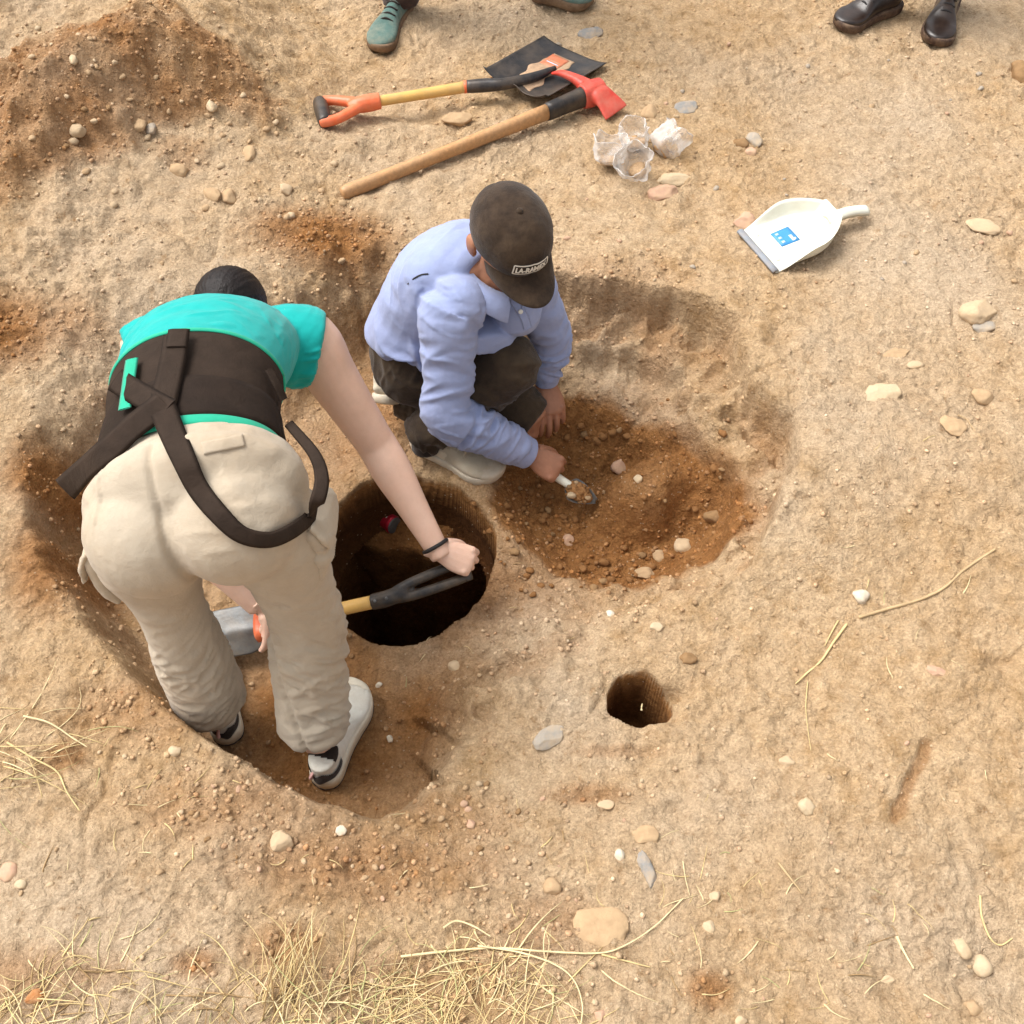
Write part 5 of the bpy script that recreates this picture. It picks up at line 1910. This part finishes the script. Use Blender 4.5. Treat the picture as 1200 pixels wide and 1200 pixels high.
# ------------------------------------------------------------------ onlookers whose feet reach into the picture
def onlooker(label, feet, mats, trouser, W, Hh, collar, hgt=.88, laces=None):
    pts = [np.array([*f[0][:2], gz(*f[0][:2]) + .004]) for f in feet]
    toes = [np.array([*f[1][:2], gz(*f[1][:2]) + .004]) for f in feet]
    mid = (pts[0] + pts[1]) / 2
    face = unit(np.sum([unit(t - p) for t, p in zip(toes, pts)], 0) * np.array([1, 1, 0]))
    side = np.array([-face[1], face[0], 0.])
    if (pts[0] - pts[1]) @ side < 0: side = -side
    root = thing('person', (mid[0], mid[1], gz(mid[0], mid[1])), label, 'person')
    gl = gz(mid[0], mid[1])
    hip = np.array([mid[0], mid[1] + .05, gl + hgt])
    tp = [tube([(*(hip + (0, 0, -.06)), .15, .11), (*(hip + (0, 0, .05)), .165, .12), (*(hip + (0, 0, .16)), .15, .11)], side, 10, 18)]
    bp = []
    for m, p, t in ((1, pts[0], toes[0]), (-1, pts[1], toes[1])):
        f = unit(t - p)
        an = p + f * .055 + np.array([0, 0, collar])
        h = hip + side * .09 * m
        kn = (h + an) / 2 + face * .03
        tp.append(limb([(h, .095), (h * .4 + kn * .6, .082), (kn, .070), (kn * .4 + an * .6, .064), (an + (0, 0, .0), .062), (an - (0, 0, .055), .064)], side, 26, 18))
        bp.append(limb([(h, .075), (kn, .05), (an, .036), (p + f * .06 + (0, 0, .05), .034)], side, 20, 12))
        shoe(root, p, t, W=W, H=Hh, sole_h=.030, mats=mats, collar=collar, lace=laces)
    ch = hip + np.array([0, 0, .50])
    head = ch + np.array([0, 0, .24]) + face * .03
    hp, hf, hs_, hu = head_parts(head, unit(face + np.array([0, 0, -.45])), (0, 0, 1))
    bp += hp + [limb([(ch, .06), (head - (0, 0, .04), .055)], side, 8, 12), tube([(*hip, .13, .09), (*(hip + (0, 0, .25)), .13, .10), (*ch, .16, .09)], side, 12, 16)]
    sp = [tube([(*(hip + (0, 0, -.02)), .175, .13), (*(hip + (0, 0, .2)), .165, .125), (*(ch - (0, 0, .1)), .185, .125), (*(ch + (0, 0, .02)), .15, .09), (*(ch + (0, 0, .07)), .07, .065)], side, 18, 20)]
    hands = []
    for m in (1, -1):
        S_ = ch + side * .18 * m - (0, 0, .03)
        E_ = S_ + side * .05 * m - face * .03 - (0, 0, .29)
        W_ = E_ + face * .09 - (0, 0, .24)
        sp.append(limb([(S_ - side * .05 * m, .075), (S_, .072), (E_, .056), (W_, .045)], face, 24, 16))
        bp.append(limb([(S_, .05), (E_, .04), (W_, .027), (W_ - (0, 0, .02), .026)], face, 20, 12))
        hands.append(fuse(hand_parts(W_, unit(np.array([0, 0, -1]) + face * .2), side * m, -1 if m > 0 else 1, [(18, 25, 18)] * 4, 4, .18), .004, 2))
    b = fuse(bp, .008, 3)
    for h in hands: b = mesh_join(b, h)
    mk('body', *b, M['skin_tan'], root)
    tv, tf = fuse(tp, .007, 5)
    tv = folds(tv, tf, [(hip + side * .09, pts[0], [.003, .008, .014], 20, .3, .12), (hip - side * .09, pts[1], [.003, .008, .014], 20, .3, .12)], 51)
    mk('trousers', tv, tf, trouser, root)
    mk('jacket', *fuse(sp, .008, 4), M['grey_jacket'], root)
    E = lambda p, a: ball(head + hf * p[0] + hs_ * p[1] + hu * p[2], 1, [hf * a[0], hs_ * a[1], hu * a[2]], 10, 16)
    mk('hair', *fuse([E((-.022, 0, .03), (.092, .081, .084)), E((-.045, 0, -.015), (.06, .068, .07))], .006, 2), M['hair'], root)


onlooker('onlooker at the top right in shiny dark leather boots', [(P(1052, 10, .075), P(978, 38, .075)), (P(1112, 0, .075), P(1094, 56, .075))],
         dict(upper=M['leather'], sole=M['boot_sole'], patches=[('toe_cap', lambda x, z, y: (x > .78) & (z > .03), .0018, M['leather'])]), M['dark_trouser'], .112, .105, .15, laces=M['black_cord'])
onlooker('onlooker at the top edge in dusty teal shoes with brown soles', [(P(478, 6, .075), P(440, 62, .075)), (P(622, -2, .075), P(694, 12, .075))],
         dict(upper=M['teal_shoe'], sole=M['brown_sole'], patches=[('toe_cap', lambda x, z, y: (x > .80) & (z > .03), .0018, M['teal_shoe'])]), M['dark_trouser'], .105, .088, .10, laces=M['black_shoe'])


# ------------------------------------------------------------------ stones
def ico(sub):
    import bmesh
    bm = bmesh.new()
    bmesh.ops.create_icosphere(bm, subdivisions=sub, radius=1.0)
    V = np.array([v.co[:] for v in bm.verts])
    F = np.array([[v.index for v in f.verts] for f in bm.faces])
    bm.free()
    return V, F


ICO3, ICO4, ICO2, ICO1 = ico(3), ico(4), ico(2), ico(1)


def rock_shape(base, seed, ang=.5, rough=.085):
    V, F = base
    r = np.random.default_rng(seed)
    V = V.copy()
    # cut by random planes for facets
    for _ in range(int(4 + ang * 12)):
        n = unit(r.normal(size=3))
        d = .62 + .34 * r.random() * (1.2 - ang * .5)
        h = V @ n - d
        V = V - np.outer(np.clip(h, 0, None), n)
    V = V + V * (noise3(V * 1.3 + seed) * .16 + noise3(V * 4 + seed * 2.3) * rough)[:, None]
    return V, F


def stone_mat(name, col, var=.14):
    return simple_mat(name, col, .85, var, 35, .35, 160, spec=.2, dust=(.47, .33, .19), dust_amt=.8, dscale=30)


SM = {'cream': stone_mat('cream_stone', (.52, .405, .265)), 'pale': stone_mat('pale_stone', (.50, .37, .235)), 'tan': stone_mat('tan_stone', (.41, .275, .155)), 'pink': stone_mat('pinkish_stone', (.50, .31, .21)),
      'grey': stone_mat('grey_stone', (.34, .30, .25)), 'slate': stone_mat('slate_stone', (.25, .24, .225)), 'white': stone_mat('white_stone', (.62, .545, .43)), 'brown': simple_mat('brown_stone', (.27, .16, .075), .9, .2, 35, .4, 160, spec=.15, dust=(.36, .23, .12), dust_amt=.6, dscale=25), 'clay': simple_mat('clay_clod', (.25, .12, .045), .95, .25, 40, .5, 160, spec=.1, dust=(.33, .18, .08), dust_amt=.6, dscale=30), 'rust': stone_mat('rusty_stone', (.40, .17, .06))}


def stone(px, py, w, h, col, label, seed, ang=.5, turn=0.0, tall=.55, z=None, name='stone', cat='stone', group=None, sub=ICO4, lift=.02):
    c = G(px, py) if z is None else P(px, py, z)
    s = FPX / ((c - CAMP) @ _fw)
    el = abs(ray(px, py)[2])
    a = w / s / 2 * 1.08
    b = h / s / 2 / (el * .8 + .2) * 1.05
    c3 = min(a, b) * tall
    V, F = rock_shape(sub, seed, ang)
    V = V * np.array([a, b, c3])
    ct, st = math.cos(turn), math.sin(turn)
    V = V @ np.array([[ct, st, 0], [-st, ct, 0], [0, 0, 1]])
    loc = c + np.array([0, 0, c3 * lift])
    me = mesh_np(name, V, F)
    me.materials.append(SM[col])
    o = bpy.data.objects.new(name, me)
    o.location = loc
    COL.objects.link(o)
    return tag(o, label, cat, group)


for q in [
    (1145, 367, 40, 26, 'pale', 'thick pale stone on the right, the larger of a stacked pair', 3, .6, .1, .8),
    (1152, 384, 30, 13, 'grey', 'small grey stone tucked against the larger pale stone', 4, .4, .2, .6),
    (1030, 461, 50, 30, 'cream', 'broad cream stone lying alone on the smooth sand at right', 11, .7, .12, .45),
    (1050, 414, 32, 12, 'tan', 'flat tan flake half buried above the broad cream stone', 6, .5, .1, .35),
    (1072, 428, 21, 9, 'pale', 'thin wedge of pale stone right of the flat tan flake', 7, .8, .15, .6),
    (1117, 498, 27, 24, 'tan', 'round flat tan stone beside a dry twig', 8, .2, .3, .3),
    (1151, 465, 24, 16, 'tan', 'lumpy tan stone near the right edge', 9, .7, -.2, .7),
    (1152, 266, 38, 17, 'pale', 'flat dusty stone right of the dustpan handle', 10, .4, -.35, .4),
    (1009, 699, 19, 19, 'white', 'bright white angular stone at the end of the long root', 12, .8, .3, .9),
    (1098, 788, 27, 13, 'pink', 'stubby cylinder-like stone piece in the right foreground', 13, .2, -.45, .8),
    (945, 945, 18, 21, 'cream', 'cream block-shaped stone in the right foreground', 14, 1, .5, .9),
    (923, 893, 20, 15, 'pale', 'small pale stone above the cream block', 15, .6, .2, .6),
    (1128, 1110, 22, 24, 'pale', 'brown and white chipped stone beside the egg-shaped one', 16, .8, .2, .7),
    (1150, 1132, 22, 24, 'cream', 'smooth egg-shaped stone at lower right', 17, .0, .3, .9),
    (644, 864, 40, 22, 'grey', 'flat grey stone tilted on edge left of the small hole', 18, .35, .62, .55),
    (757, 1018, 17, 46, 'slate', 'long slate-grey stone sliver in the foreground', 19, .6, .32, .7),
    (704, 1088, 62, 56, 'tan', 'large flat tan slab in the foreground', 20, .55, -.6, .28),
    (757, 978, 30, 26, 'tan', 'flat tan chip above the slate sliver', 21, .6, -.4, .35),
    (726, 1002, 11, 13, 'white', 'tiny bright white pebble left of the slate sliver', 22, .3, 0, .8),
    (331, 986, 27, 25, 'pale', 'rounded pale stone on the near bank below the bending person', 23, .35, .2, .75),
    (400, 973, 13, 13, 'white', 'whitish pebble on the lip of the near bank', 24, .3, -.6, .7),
    (206, 880, 17, 12, 'cream', 'small cream pebble on the bank left of the far foot', 25, .5, .1, .8),
    (535, 782, 21, 14, 'pale', 'pale pebble just below the rim of the round pit', 26, .5, -.4, .7),
    (457, 866, 8, 10, 'white', 'tiny white pebble on the trench floor right of the white shoe', 27, .4, .3, .9),
    (444, 803, 8, 7, 'white', 'tiny white pebble on the trench floor above the white shoe', 127, .4, .3, .9),
    (715, 720, 10, 11, 'white', 'small white cube of stone above the small hole', 28, 1, .2, .9),
    (769, 735, 15, 11, 'cream', 'cream pebble just above the small hole', 29, .3, .1, .6),
    (806, 772, 20, 14, 'brown', 'brown clod right above the small hole', 30, .6, .2, .8),
    (726, 546, 19, 22, 'pink', 'rounded brownish stone on the loose heap in the trench', 31, .3, -.3, .8),
    (748, 562, 11, 11, 'cream', 'cream cube-like pebble on the loose heap in the trench', 32, 1, .1, .9),
    (790, 211, 40, 13, 'cream', 'curved cream stone below the plastic bags', 33, .3, .0, .7),
    (778, 228, 36, 18, 'pink', 'blocky pinkish stone below the curved cream one', 34, .9, .15, .7),
    (872, 260, 26, 18, 'pink', 'pinkish round stone touching the dustpan', 35, .2, .1, .7),
    (884, 164, 17, 16, 'grey', 'light grey stone in a little cluster above the dustpan', 36, .8, .3, .7),
    (868, 168, 18, 12, 'brown', 'brownish stone in a little cluster above the dustpan', 37, .7, -.2, .6),
    (880, 178, 15, 10, 'pink', 'reddish chip lowest in the cluster above the dustpan', 38, .7, .6, .6),
    (534, 140, 42, 14, 'tan', 'flat tan stone propping the shovel handle', 39, .7, .05, .7),
    (762, 134, 22, 18, 'tan', 'tan block of earth behind the plastic bags', 40, .9, .2, .8),
    (805, 127, 34, 16, 'slate', 'grey-green flat stone right of the plastic bags', 41, .4, .35, .4),
    (692, 39, 28, 13, 'slate', 'grey stone beyond the shovel blade', 42, .6, .3, .5),
    (1196, 88, 26, 24, 'brown', 'dark brown rounded stone at the right edge', 43, .2, .1, .9),
    (42, 1168, 26, 15, 'rust', 'rusty orange stone in the grass at lower left', 44, .6, .1, .5),
    (10, 1022, 20, 22, 'pink', 'pinkish stone at the left edge in the foreground', 45, .5, .1, .6),
    (24, 1037, 14, 12, 'cream', 'cream stone beside the pinkish one at the left edge', 46, .4, .1, .6),
    (92, 152, 20, 15, 'pale', 'pale stone at the foot of the dark spoil heap', 47, .4, .1, .7),
    (164, 146, 13, 17, 'tan', 'left stone of two on the pale slope below the spoil heap', 48, .5, .1, .7),
    (178, 151, 13, 15, 'grey', 'right stone of two on the pale slope below the spoil heap', 49, .5, .1, .7),
    (248, 124, 12, 14, 'cream', 'pale pebble on the slope right of the spoil heap', 50, .6, .1, .8),
    (86, 70, 10, 12, 'cream', 'largest pale pebble stuck in the dark spoil heap', 51, .6, .1, .8),
    (334, 222, 17, 13, 'pale', 'small pale stone left of the mattock handle end', 52, .5, .1, .7),
    (292, 180, 16, 18, 'tan', 'tan clod on the pale slope left of the orange grip', 53, .7, .1, .7),
    (269, 232, 20, 17, 'tan', 'right of two tan clods on the slope above the bending person', 54, .7, .3, .8),
    (250, 228, 16, 18, 'tan', 'left of two tan clods on the slope above the bending person', 55, .7, .9, .8),
    (210, 200, 26, 14, 'tan', 'crumbling tan lump beside a hollow on the slope', 56, .7, .1, .8),
    (800, 640, 22, 18, 'pale', 'pale stone at the right end of the trench', 57, .6, .2, .7),
    (772, 652, 18, 14, 'tan', 'tan stone on the near edge of the trench dig', 58, .6, .2, .7),
    (754, 672, 26, 14, 'tan', 'flat tan stone fallen on the near edge of the trench', 59, .6, .1, .6),
    (836, 605, 22, 18, 'brown', 'brown clod against the right bank of the trench', 60, .6, .2, .8),
    (666, 633, 13, 13, 'pink', 'round brown pebble at the bottom of the trench', 61, .3, .2, .8),
    (710, 943, 20, 12, 'pale', 'pale flat pebble in the middle foreground', 62, .5, .1, .5),
    (552, 966, 12, 12, 'pink', 'pinkish pebble on the near lip of the bowl', 63, .6, .1, .8),
    (831, 1086, 15, 14, 'cream', 'cream pebble beside a dry stalk tip', 64, .5, .1, .7),
    (838, 1051, 16, 14, 'pale', 'pale stone right of the slate sliver', 65, .8, .4, .7),
    (648, 1040, 22, 22, 'tan', 'tan clod above the large flat slab', 66, .7, .4, .7),
    (868, 1196, 16, 10, 'pale', 'pale pebble cut by the bottom edge', 67, .4, .1, .6),
    (1140, 1180, 22, 18, 'tan', 'tan stone at the lower right corner', 68, .5, .1, .6),
    (1040, 1148, 18, 10, 'pale', 'flat pale chip near bits of straw at lower right', 69, .6, .2, .5),
    (704, 1190, 14, 14, 'pink', 'pinkish pebble at the bottom edge beside the straw', 70, .6, .2, .7),
]:
    px, py, w, h, col, lb, sd, ang, turn, tall = q
    stone(px, py, w, h, col, lb, sd, ang, turn, tall, sub=ICO4 if max(w, h) > 24 else ICO3)

# small pebbles and clods one could still count, sharing a few shapes
protos = []
for k in range(12):
    V, F = rock_shape(ICO2, 300 + k, .7 + .04 * k, .16)
    protos.append((V * np.array([1, .8, .62]), F))
pm = {}


def pebble(px, py, r, colname, label, group, name='pebble', cat='pebble', lift=.06):
    k = random.randrange(12)
    key = (k, colname)
    if key not in pm:
        me = mesh_np(name, *protos[k])
        me.materials.append(SM[colname])
        pm[key] = me
    o = bpy.data.objects.new(name, pm[key])
    c = G(px, py)
    o.location = c + np.array([0, 0, r * lift])
    o.rotation_euler = (random.uniform(-.3, .3), random.uniform(-.3, .3), random.uniform(0, 6.28))
    o.scale = (r, r, r)
    COL.objects.link(o)
    tag(o, label, cat, group)


def scatter_px(n, cx, cy, sx, sy):
    out = []
    while len(out) < n:
        x, y = random.gauss(cx, sx), random.gauss(cy, sy)
        if 0 < x < 1200 and 0 < y < 1200: out.append((x, y))
    return out


for x, y in scatter_px(34, 625, 600, 34, 28) + scatter_px(26, 690, 672, 50, 16) + scatter_px(16, 700, 505, 45, 14) + scatter_px(12, 820, 600, 24, 34):
    pebble(x, y, random.uniform(.006, .017), random.choice(['clay', 'clay', 'clay', 'clay', 'brown']), 'small reddish brown clod in the dug part of the trench', 'clods in the trench dig', 'clod', 'clod', .3)
for x, y in scatter_px(40, 420, 1010, 95, 26) + scatter_px(24, 250, 930, 60, 34) + scatter_px(14, 540, 950, 40, 20):
    pebble(x, y, random.uniform(.004, .010), random.choice(['brown', 'tan', 'tan', 'pale', 'pink']), 'small crumb of tan earth on the near bank', 'clods on the near bank', 'clod', 'clod')
for x, y in scatter_px(28, 90, 90, 80, 34):
    pebble(x, y, random.uniform(.006, .013), random.choice(['cream', 'pale', 'tan', 'brown']), 'small pebble in the dark spoil heap', 'pebbles in the spoil heap')
for x, y in scatter_px(34, 250, 200, 120, 60):
    pebble(x, y, random.uniform(.008, .018), random.choice(['tan', 'tan', 'pale']), 'small tan clod on the pale slope at upper left', 'clods on the upper slope', 'clod', 'clod')
for _ in range(60):
    x, y = random.uniform(560, 1195), random.uniform(40, 330)
    pebble(x, y, random.uniform(.005, .013), random.choice(['tan', 'pale', 'grey', 'pink', 'tan']), 'small stone on the trodden sand beyond the trench', 'small stones on the far sand')
for _ in range(60):
    x, y = random.uniform(600, 1195), random.uniform(700, 1195)
    if x < 830 and y < 860: continue
    pebble(x, y, random.uniform(.003, .008), random.choice(['tan', 'pale', 'cream', 'pink', 'tan']), 'small pebble on the sand in the right foreground', 'small stones in the right foreground')
for _ in range(30):
    x, y = random.uniform(0, 330), random.uniform(880, 1150)
    pebble(x, y, random.uniform(.003, .009), random.choice(['tan', 'pale', 'tan']), 'small pebble on the sand in the left foreground', 'small stones in the left foreground')
# soil on the trowel
def trowel_soil():
    fr, L = TRW
    v, f = fuse([ball(seg_at(fr, L * .36, .002, .006), 1, [fr[1] * L * .36, fr[2] * .028, fr[3] * .017], 10, 16), ball(seg_at(fr, L * .62, -.004, .004), 1, [fr[1] * L * .25, fr[2] * .020, fr[3] * .011], 10, 16)], .003, 1)
    v = v + vnormals(v, f) * (.005 * noise3(v / .012) + .003 * noise3(v / .006))[:, None]
    o = mk('soil_load', v, f, M['crumb'])
    a = o.data.attributes.new('moist', 'FLOAT', 'POINT'); a.data.foreach_set('value', np.full(len(v), .8, np.float32))
    a = o.data.attributes.new('tint', 'FLOAT_COLOR', 'POINT'); a.data.foreach_set('color', np.ones(len(v) * 4, np.float32))
    tag(o, 'heap of reddish soil carried on the trowel blade', 'soil')


trowel_soil()
for k in range(26):
    fr, L = TRW
    o = bpy.data.objects.new('clod', mesh_np('clod', *protos[k % 12]))
    o.data.materials.append(SM['cream' if k == 0 else random.choice(['clay', 'clay', 'brown', 'tan'])])
    o.location = seg_at(fr, L * random.uniform(.08, .72), random.uniform(-.024, .024), .022 if k == 0 else random.uniform(.012, .020))
    r = .014 if k == 0 else random.uniform(.005, .011)
    o.scale = (r, r, r)
    COL.objects.link(o)
    tag(o, 'pale stone resting on the trowel blade' if k == 0 else 'brown crumb of soil heaped on the trowel blade', 'clod', None if k == 0 else 'soil on the trowel')


# ------------------------------------------------------------------ loose grit, one mass
def grit(name, label, N, dens, rmin, rmax, power, pale, seed):
    r = np.random.default_rng(seed)
    x = r.uniform(-1.95, 1.95, N)
    y = r.uniform(.28, 4.15, N)
    keep = (r.random(N) < dens(x, y)) & (samp(LIP, x, y) > .004) & (samp(SS, x, y) < .0) & (abs(x) < .42 + .46 * y)
    x, y = x[keep], y[keep]
    n = len(x)
    z = samp(ZZ, x, y)
    mo = samp(MO, x, y)
    s = rmin + (rmax - rmin) * r.random(n) ** power
    V0 = [rock_shape(ICO1, 900 + k, .6)[0] * np.array([1, .85, .65]) for k in range(8)]
    F0 = ICO1[1]
    kk = r.integers(0, 8, n)
    a = r.random(n) * 6.283
    base = np.stack(V0)[kk]
    ca, sa = np.cos(a)[:, None], np.sin(a)[:, None]
    X = base[:, :, 0] * ca - base[:, :, 1] * sa
    Y = base[:, :, 0] * sa + base[:, :, 1] * ca
    V = np.stack([X, Y, base[:, :, 2]], 2) * s[:, None, None] + np.stack([x, y, z + s * .22], 1)[:, None]
    nv = V.shape[1]
    F = (F0[None] + (np.arange(n) * nv)[:, None, None]).reshape(-1, 3)
    me = mesh_np(name, V.reshape(-1, 3), F)
    at = me.attributes.new('moist', 'FLOAT', 'POINT')
    at.data.foreach_set('value', np.repeat(np.clip(mo * .9 + r.normal(0, .12, n), 0, 1), nv).astype(np.float32))
    ti = me.attributes.new('tint', 'FLOAT_COLOR', 'POINT')
    b = 1 + r.normal(0, .10, n) + pale * (r.random(n) < .22) * .35
    w = r.normal(0, .03, n)
    c = np.stack([b, b * (1 + w), b * (1 + 1.6 * w + .05 * pale), np.ones(n)], 1)
    ti.data.foreach_set('color', np.repeat(c, nv, 0).astype(np.float32).ravel())
    me.materials.append(M['crumb'])
    o = bpy.data.objects.new(name, me)
    COL.objects.link(o)
    tag(o, label, 'grit', None, 'stuff')


grit('soil_crumbs', 'crumbly loose soil along the dug banks and floor', 150000, lambda x, y: np.clip(samp(CR, x, y) * .6 + samp(MO, x, y) * .09, 0, .8), .0018, .0095, 2.6, .4, 5)
grit('sand_grit', 'fine grit scattered over the dry sand', 150000, lambda x, y: np.clip(.035 + .30 * np.clip(noise2(x, y, .35, 33) , 0, 1) + .06 * np.clip(noise2(x, y, .1, 34), 0, 1), 0, 1), .0015, .0085, 3.0, .8, 6)


# ------------------------------------------------------------------ dry grass, straws, roots
def straw_mat(name, c):
    return simple_mat(name, c, .6, .2, 30, .1, 200, spec=.3)


M['straw'] = straw_mat('dry_straw', (.60, .45, .215))
M['straw_pale'] = straw_mat('pale_straw', (.68, .55, .31))
M['straw_brown'] = straw_mat('brown_straw', (.34, .22, .10))
M['straw_green'] = straw_mat('greenish_straw', (.46, .43, .19))
M['root'] = straw_mat('root_bark', (.46, .32, .17))


def blade_rows(p, az, el, L, droop, r, curl, n=9):
    pts = []
    d = np.array([math.cos(az) * math.cos(el), math.sin(az) * math.cos(el), math.sin(el)])
    q = np.array(p, float)
    for i in range(n):
        t = i / (n - 1)
        pts.append((q.copy(), r * (1 - .75 * t ** 2)))
        d = unit(d + np.array([0, 0, -droop / n]) + np.array([-d[1], d[0], 0]) * curl / n)
        q = q + d * L / (n - 1)
        gzq = gz(q[0], q[1]) + r
        if q[2] < gzq:
            q[2] = gzq
            d[2] = max(d[2], 0)
            d = unit(d)
    return pts


def grass(name, label, clumps, mats):
    sets = {m: [[], [], 0] for m in mats}   # one list of blades per straw colour
    for px, py, n, spread, az0, azs, Lr, elr in clumps:
        for _ in range(n):
            a, b = random.gauss(px, spread[0]), random.gauss(py, spread[1])
            b = min(b, 1290)
            c = P(a, b, .04)
            c = np.array([c[0], c[1], gz(c[0], c[1]) - .003])
            pts = blade_rows(c, random.gauss(az0, azs), rad(random.uniform(*elr)), random.uniform(*Lr), random.uniform(.3, 1.6), random.uniform(.0007, .0018), random.gauss(0, .9))
            v, f = limb(pts, (.3, .2, .9), 9, 4, True)
            s = sets[random.choice(mats)]
            s[0].append(v)
            s[1] += [tuple(i + s[2] for i in q) for q in f]
            s[2] += len(v)
    V, F, mi, o = [], [], [], 0
    mats = list(dict.fromkeys(mats))
    for k, m in enumerate(mats):
        if not sets[m][0]: continue
        v = np.vstack(sets[m][0])
        V.append(v)
        F += [tuple(i + o for i in q) for q in sets[m][1]]
        mi += [k] * len(sets[m][1])
        o += len(v)
    me = mesh_np(name, np.vstack(V), F)
    for m in mats: me.materials.append(M[m])
    me.polygons.foreach_set('material_index', np.array(mi, np.int32)) if len(me.polygons) == len(mi) else None
    ob = bpy.data.objects.new(name, me)
    COL.objects.link(ob)
    tag(ob, label, 'grass', None, 'stuff')


ms = ['straw', 'straw', 'straw_pale', 'straw_pale', 'straw_green']
ms = ['straw', 'straw_pale', 'straw', 'straw_pale', 'straw', 'straw_brown', 'straw', 'straw_pale', 'straw_green', 'straw_brown']
grass('dry_grass', 'tangled dry grass along the bottom edge of the photo', [
    (470, 1180, 120, (70, 28), .8, 1.5, (.05, .16), (2, 40)), (560, 1130, 55, (45, 25), .3, 1.2, (.05, .18), (3, 25)), (360, 1190, 60, (45, 25), 1.4, .9, (.06, .17), (5, 50)),
    (330, 1175, 20, (12, 14), 1.2, .25, (.12, .2), (35, 65)), (620, 1180, 40, (40, 22), 1.2, 1.2, (.05, .14), (2, 30)), (480, 1230, 70, (120, 14), 1.2, 1.2, (.07, .18), (8, 45))], ms)
grass('dry_grass', 'dry grass lying in the lower left corner', [(120, 1150, 40, (70, 30), .6, 1.5, (.04, .12), (2, 35)), (60, 1195, 50, (60, 20), .6, 1.3, (.05, .14), (4, 50)), (230, 1190, 36, (50, 24), 1.2, 1.2, (.04, .12), (5, 55)), (150, 1230, 40, (100, 12), 1.2, 1.2, (.05, .15), (15, 60))], ms)
grass('dry_grass', 'sparse dry grass tuft at the left edge', [(-5, 880, 16, (16, 22), -.1, .8, (.08, .22), (5, 35)), (30, 925, 9, (30, 25), .2, 1.6, (.06, .16), (3, 25)), (60, 860, 6, (30, 20), .0, .6, (.08, .16), (3, 20))], ms)
grass('straw_litter', 'short bits of straw scattered over the foreground sand', [(1000, 1120, 30, (90, 45), .5, 2, (.02, .07), (1, 12)), (830, 1060, 20, (40, 40), .5, 2, (.02, .08), (1, 12)), (660, 1010, 12, (120, 60), .5, 2, (.02, .05), (1, 15)), (150, 960, 22, (90, 60), .5, 2, (.02, .06), (1, 15)), (1050, 700, 12, (90, 120), .5, 2, (.02, .06), (1, 8)), (420, 1010, 14, (100, 30), .5, 2, (.02, .05), (5, 40)), (560, 700, 8, (60, 40), .5, 2, (.02, .04), (2, 20))], ms)


def straw(pix, r, mat, label, name='straw', cat='straw', lift=.003, taper=.5):
    pts = [G(a, b) + np.array([0, 0, lift]) for a, b in pix]
    n = len(pts)
    rows = [(p, r * (1 - taper * i / (n - 1))) for i, p in enumerate(pts)]
    tag(mk(name, *limb(rows, (.1, .2, 1), 12 * n, 6), M[mat], None), label, cat)


straw([(470, 1122), (522, 1116), (580, 1112), (640, 1116), (700, 1118), (730, 1110), (765, 1088), (800, 1054)], .0025, 'straw_pale', 'longest thick straw bending along the ground below the flat tan slab', lift=.006)
straw([(560, 1110), (610, 1118), (650, 1132), (672, 1150), (682, 1178), (680, 1205)], .0021, 'straw_pale', 'arched straw drooping to the bottom edge beside the long thick straw', lift=.010)
straw([(705, 1119), (735, 1127), (762, 1134)], .0022, 'straw', 'short straw branching off under the long thick straw')
straw([(520, 1090), (535, 1082), (555, 1088), (575, 1100)], .0024, 'straw_pale', 'bent straw tip rising out of the grass clump', lift=.015)
straw([(1006, 724), (1040, 714), (1075, 704), (1105, 690), (1130, 668), (1166, 644)], .0042, 'root', 'long thin root running across the sand at right', 'root', 'root', .002, .3)
straw([(992, 732), (976, 754), (962, 775), (945, 790), (932, 802)], .0034, 'straw', 'forked dry stalk below the end of the long root', lift=.003)
straw([(982, 728), (974, 742), (966, 758)], .0022, 'straw', 'short prong beside the forked dry stalk')
straw([(946, 800), (944, 830), (947, 860), (950, 880)], .0014, 'straw', 'thin stalk hanging down from the forked dry stalk')
straw([(1148, 1050), (1150, 1075), (1160, 1100), (1172, 1108), (1186, 1100)], .0026, 'straw', 'hooked straw near the egg-shaped stone')
straw([(1050, 1098), (1058, 1115), (1070, 1136)], .0032, 'straw_pale', 'short flat straw at lower right beside grass bits', lift=.005)
straw([(912, 1012), (930, 1035), (940, 1048)], .0030, 'root', 'short dark twig pressed into the sand at lower right', 'twig', 'twig')
straw([(1122, 487), (1132, 492), (1140, 503), (1150, 514)], .0018, 'root', 'thin twig beside the round flat tan stone', 'twig', 'twig')
straw([(800, 1010), (803, 1030), (808, 1050)], .0012, 'straw_pale', 'thin upright straw right of the slate sliver', lift=.004)
straw([(30, 842), (60, 850), (88, 868), (104, 878)], .0024, 'straw_pale', 'pale bent straw across the left grass tuft', lift=.012)
straw([(10, 872), (40, 890), (68, 906), (80, 930), (95, 952)], .0024, 'straw', 'long straw drooping from the left grass tuft', lift=.008)
p0 = P(752, 832, -.07)
tag(mk('root', *limb([(p0, .0022), (p0 + np.array([.002, .012, -.02]), .0022), (p0 + np.array([.006, .03, -.03]), .0015)], (0, 0, 1), 12, 6), M['straw_pale']), 'short pale root poking into the small hole', 'root')
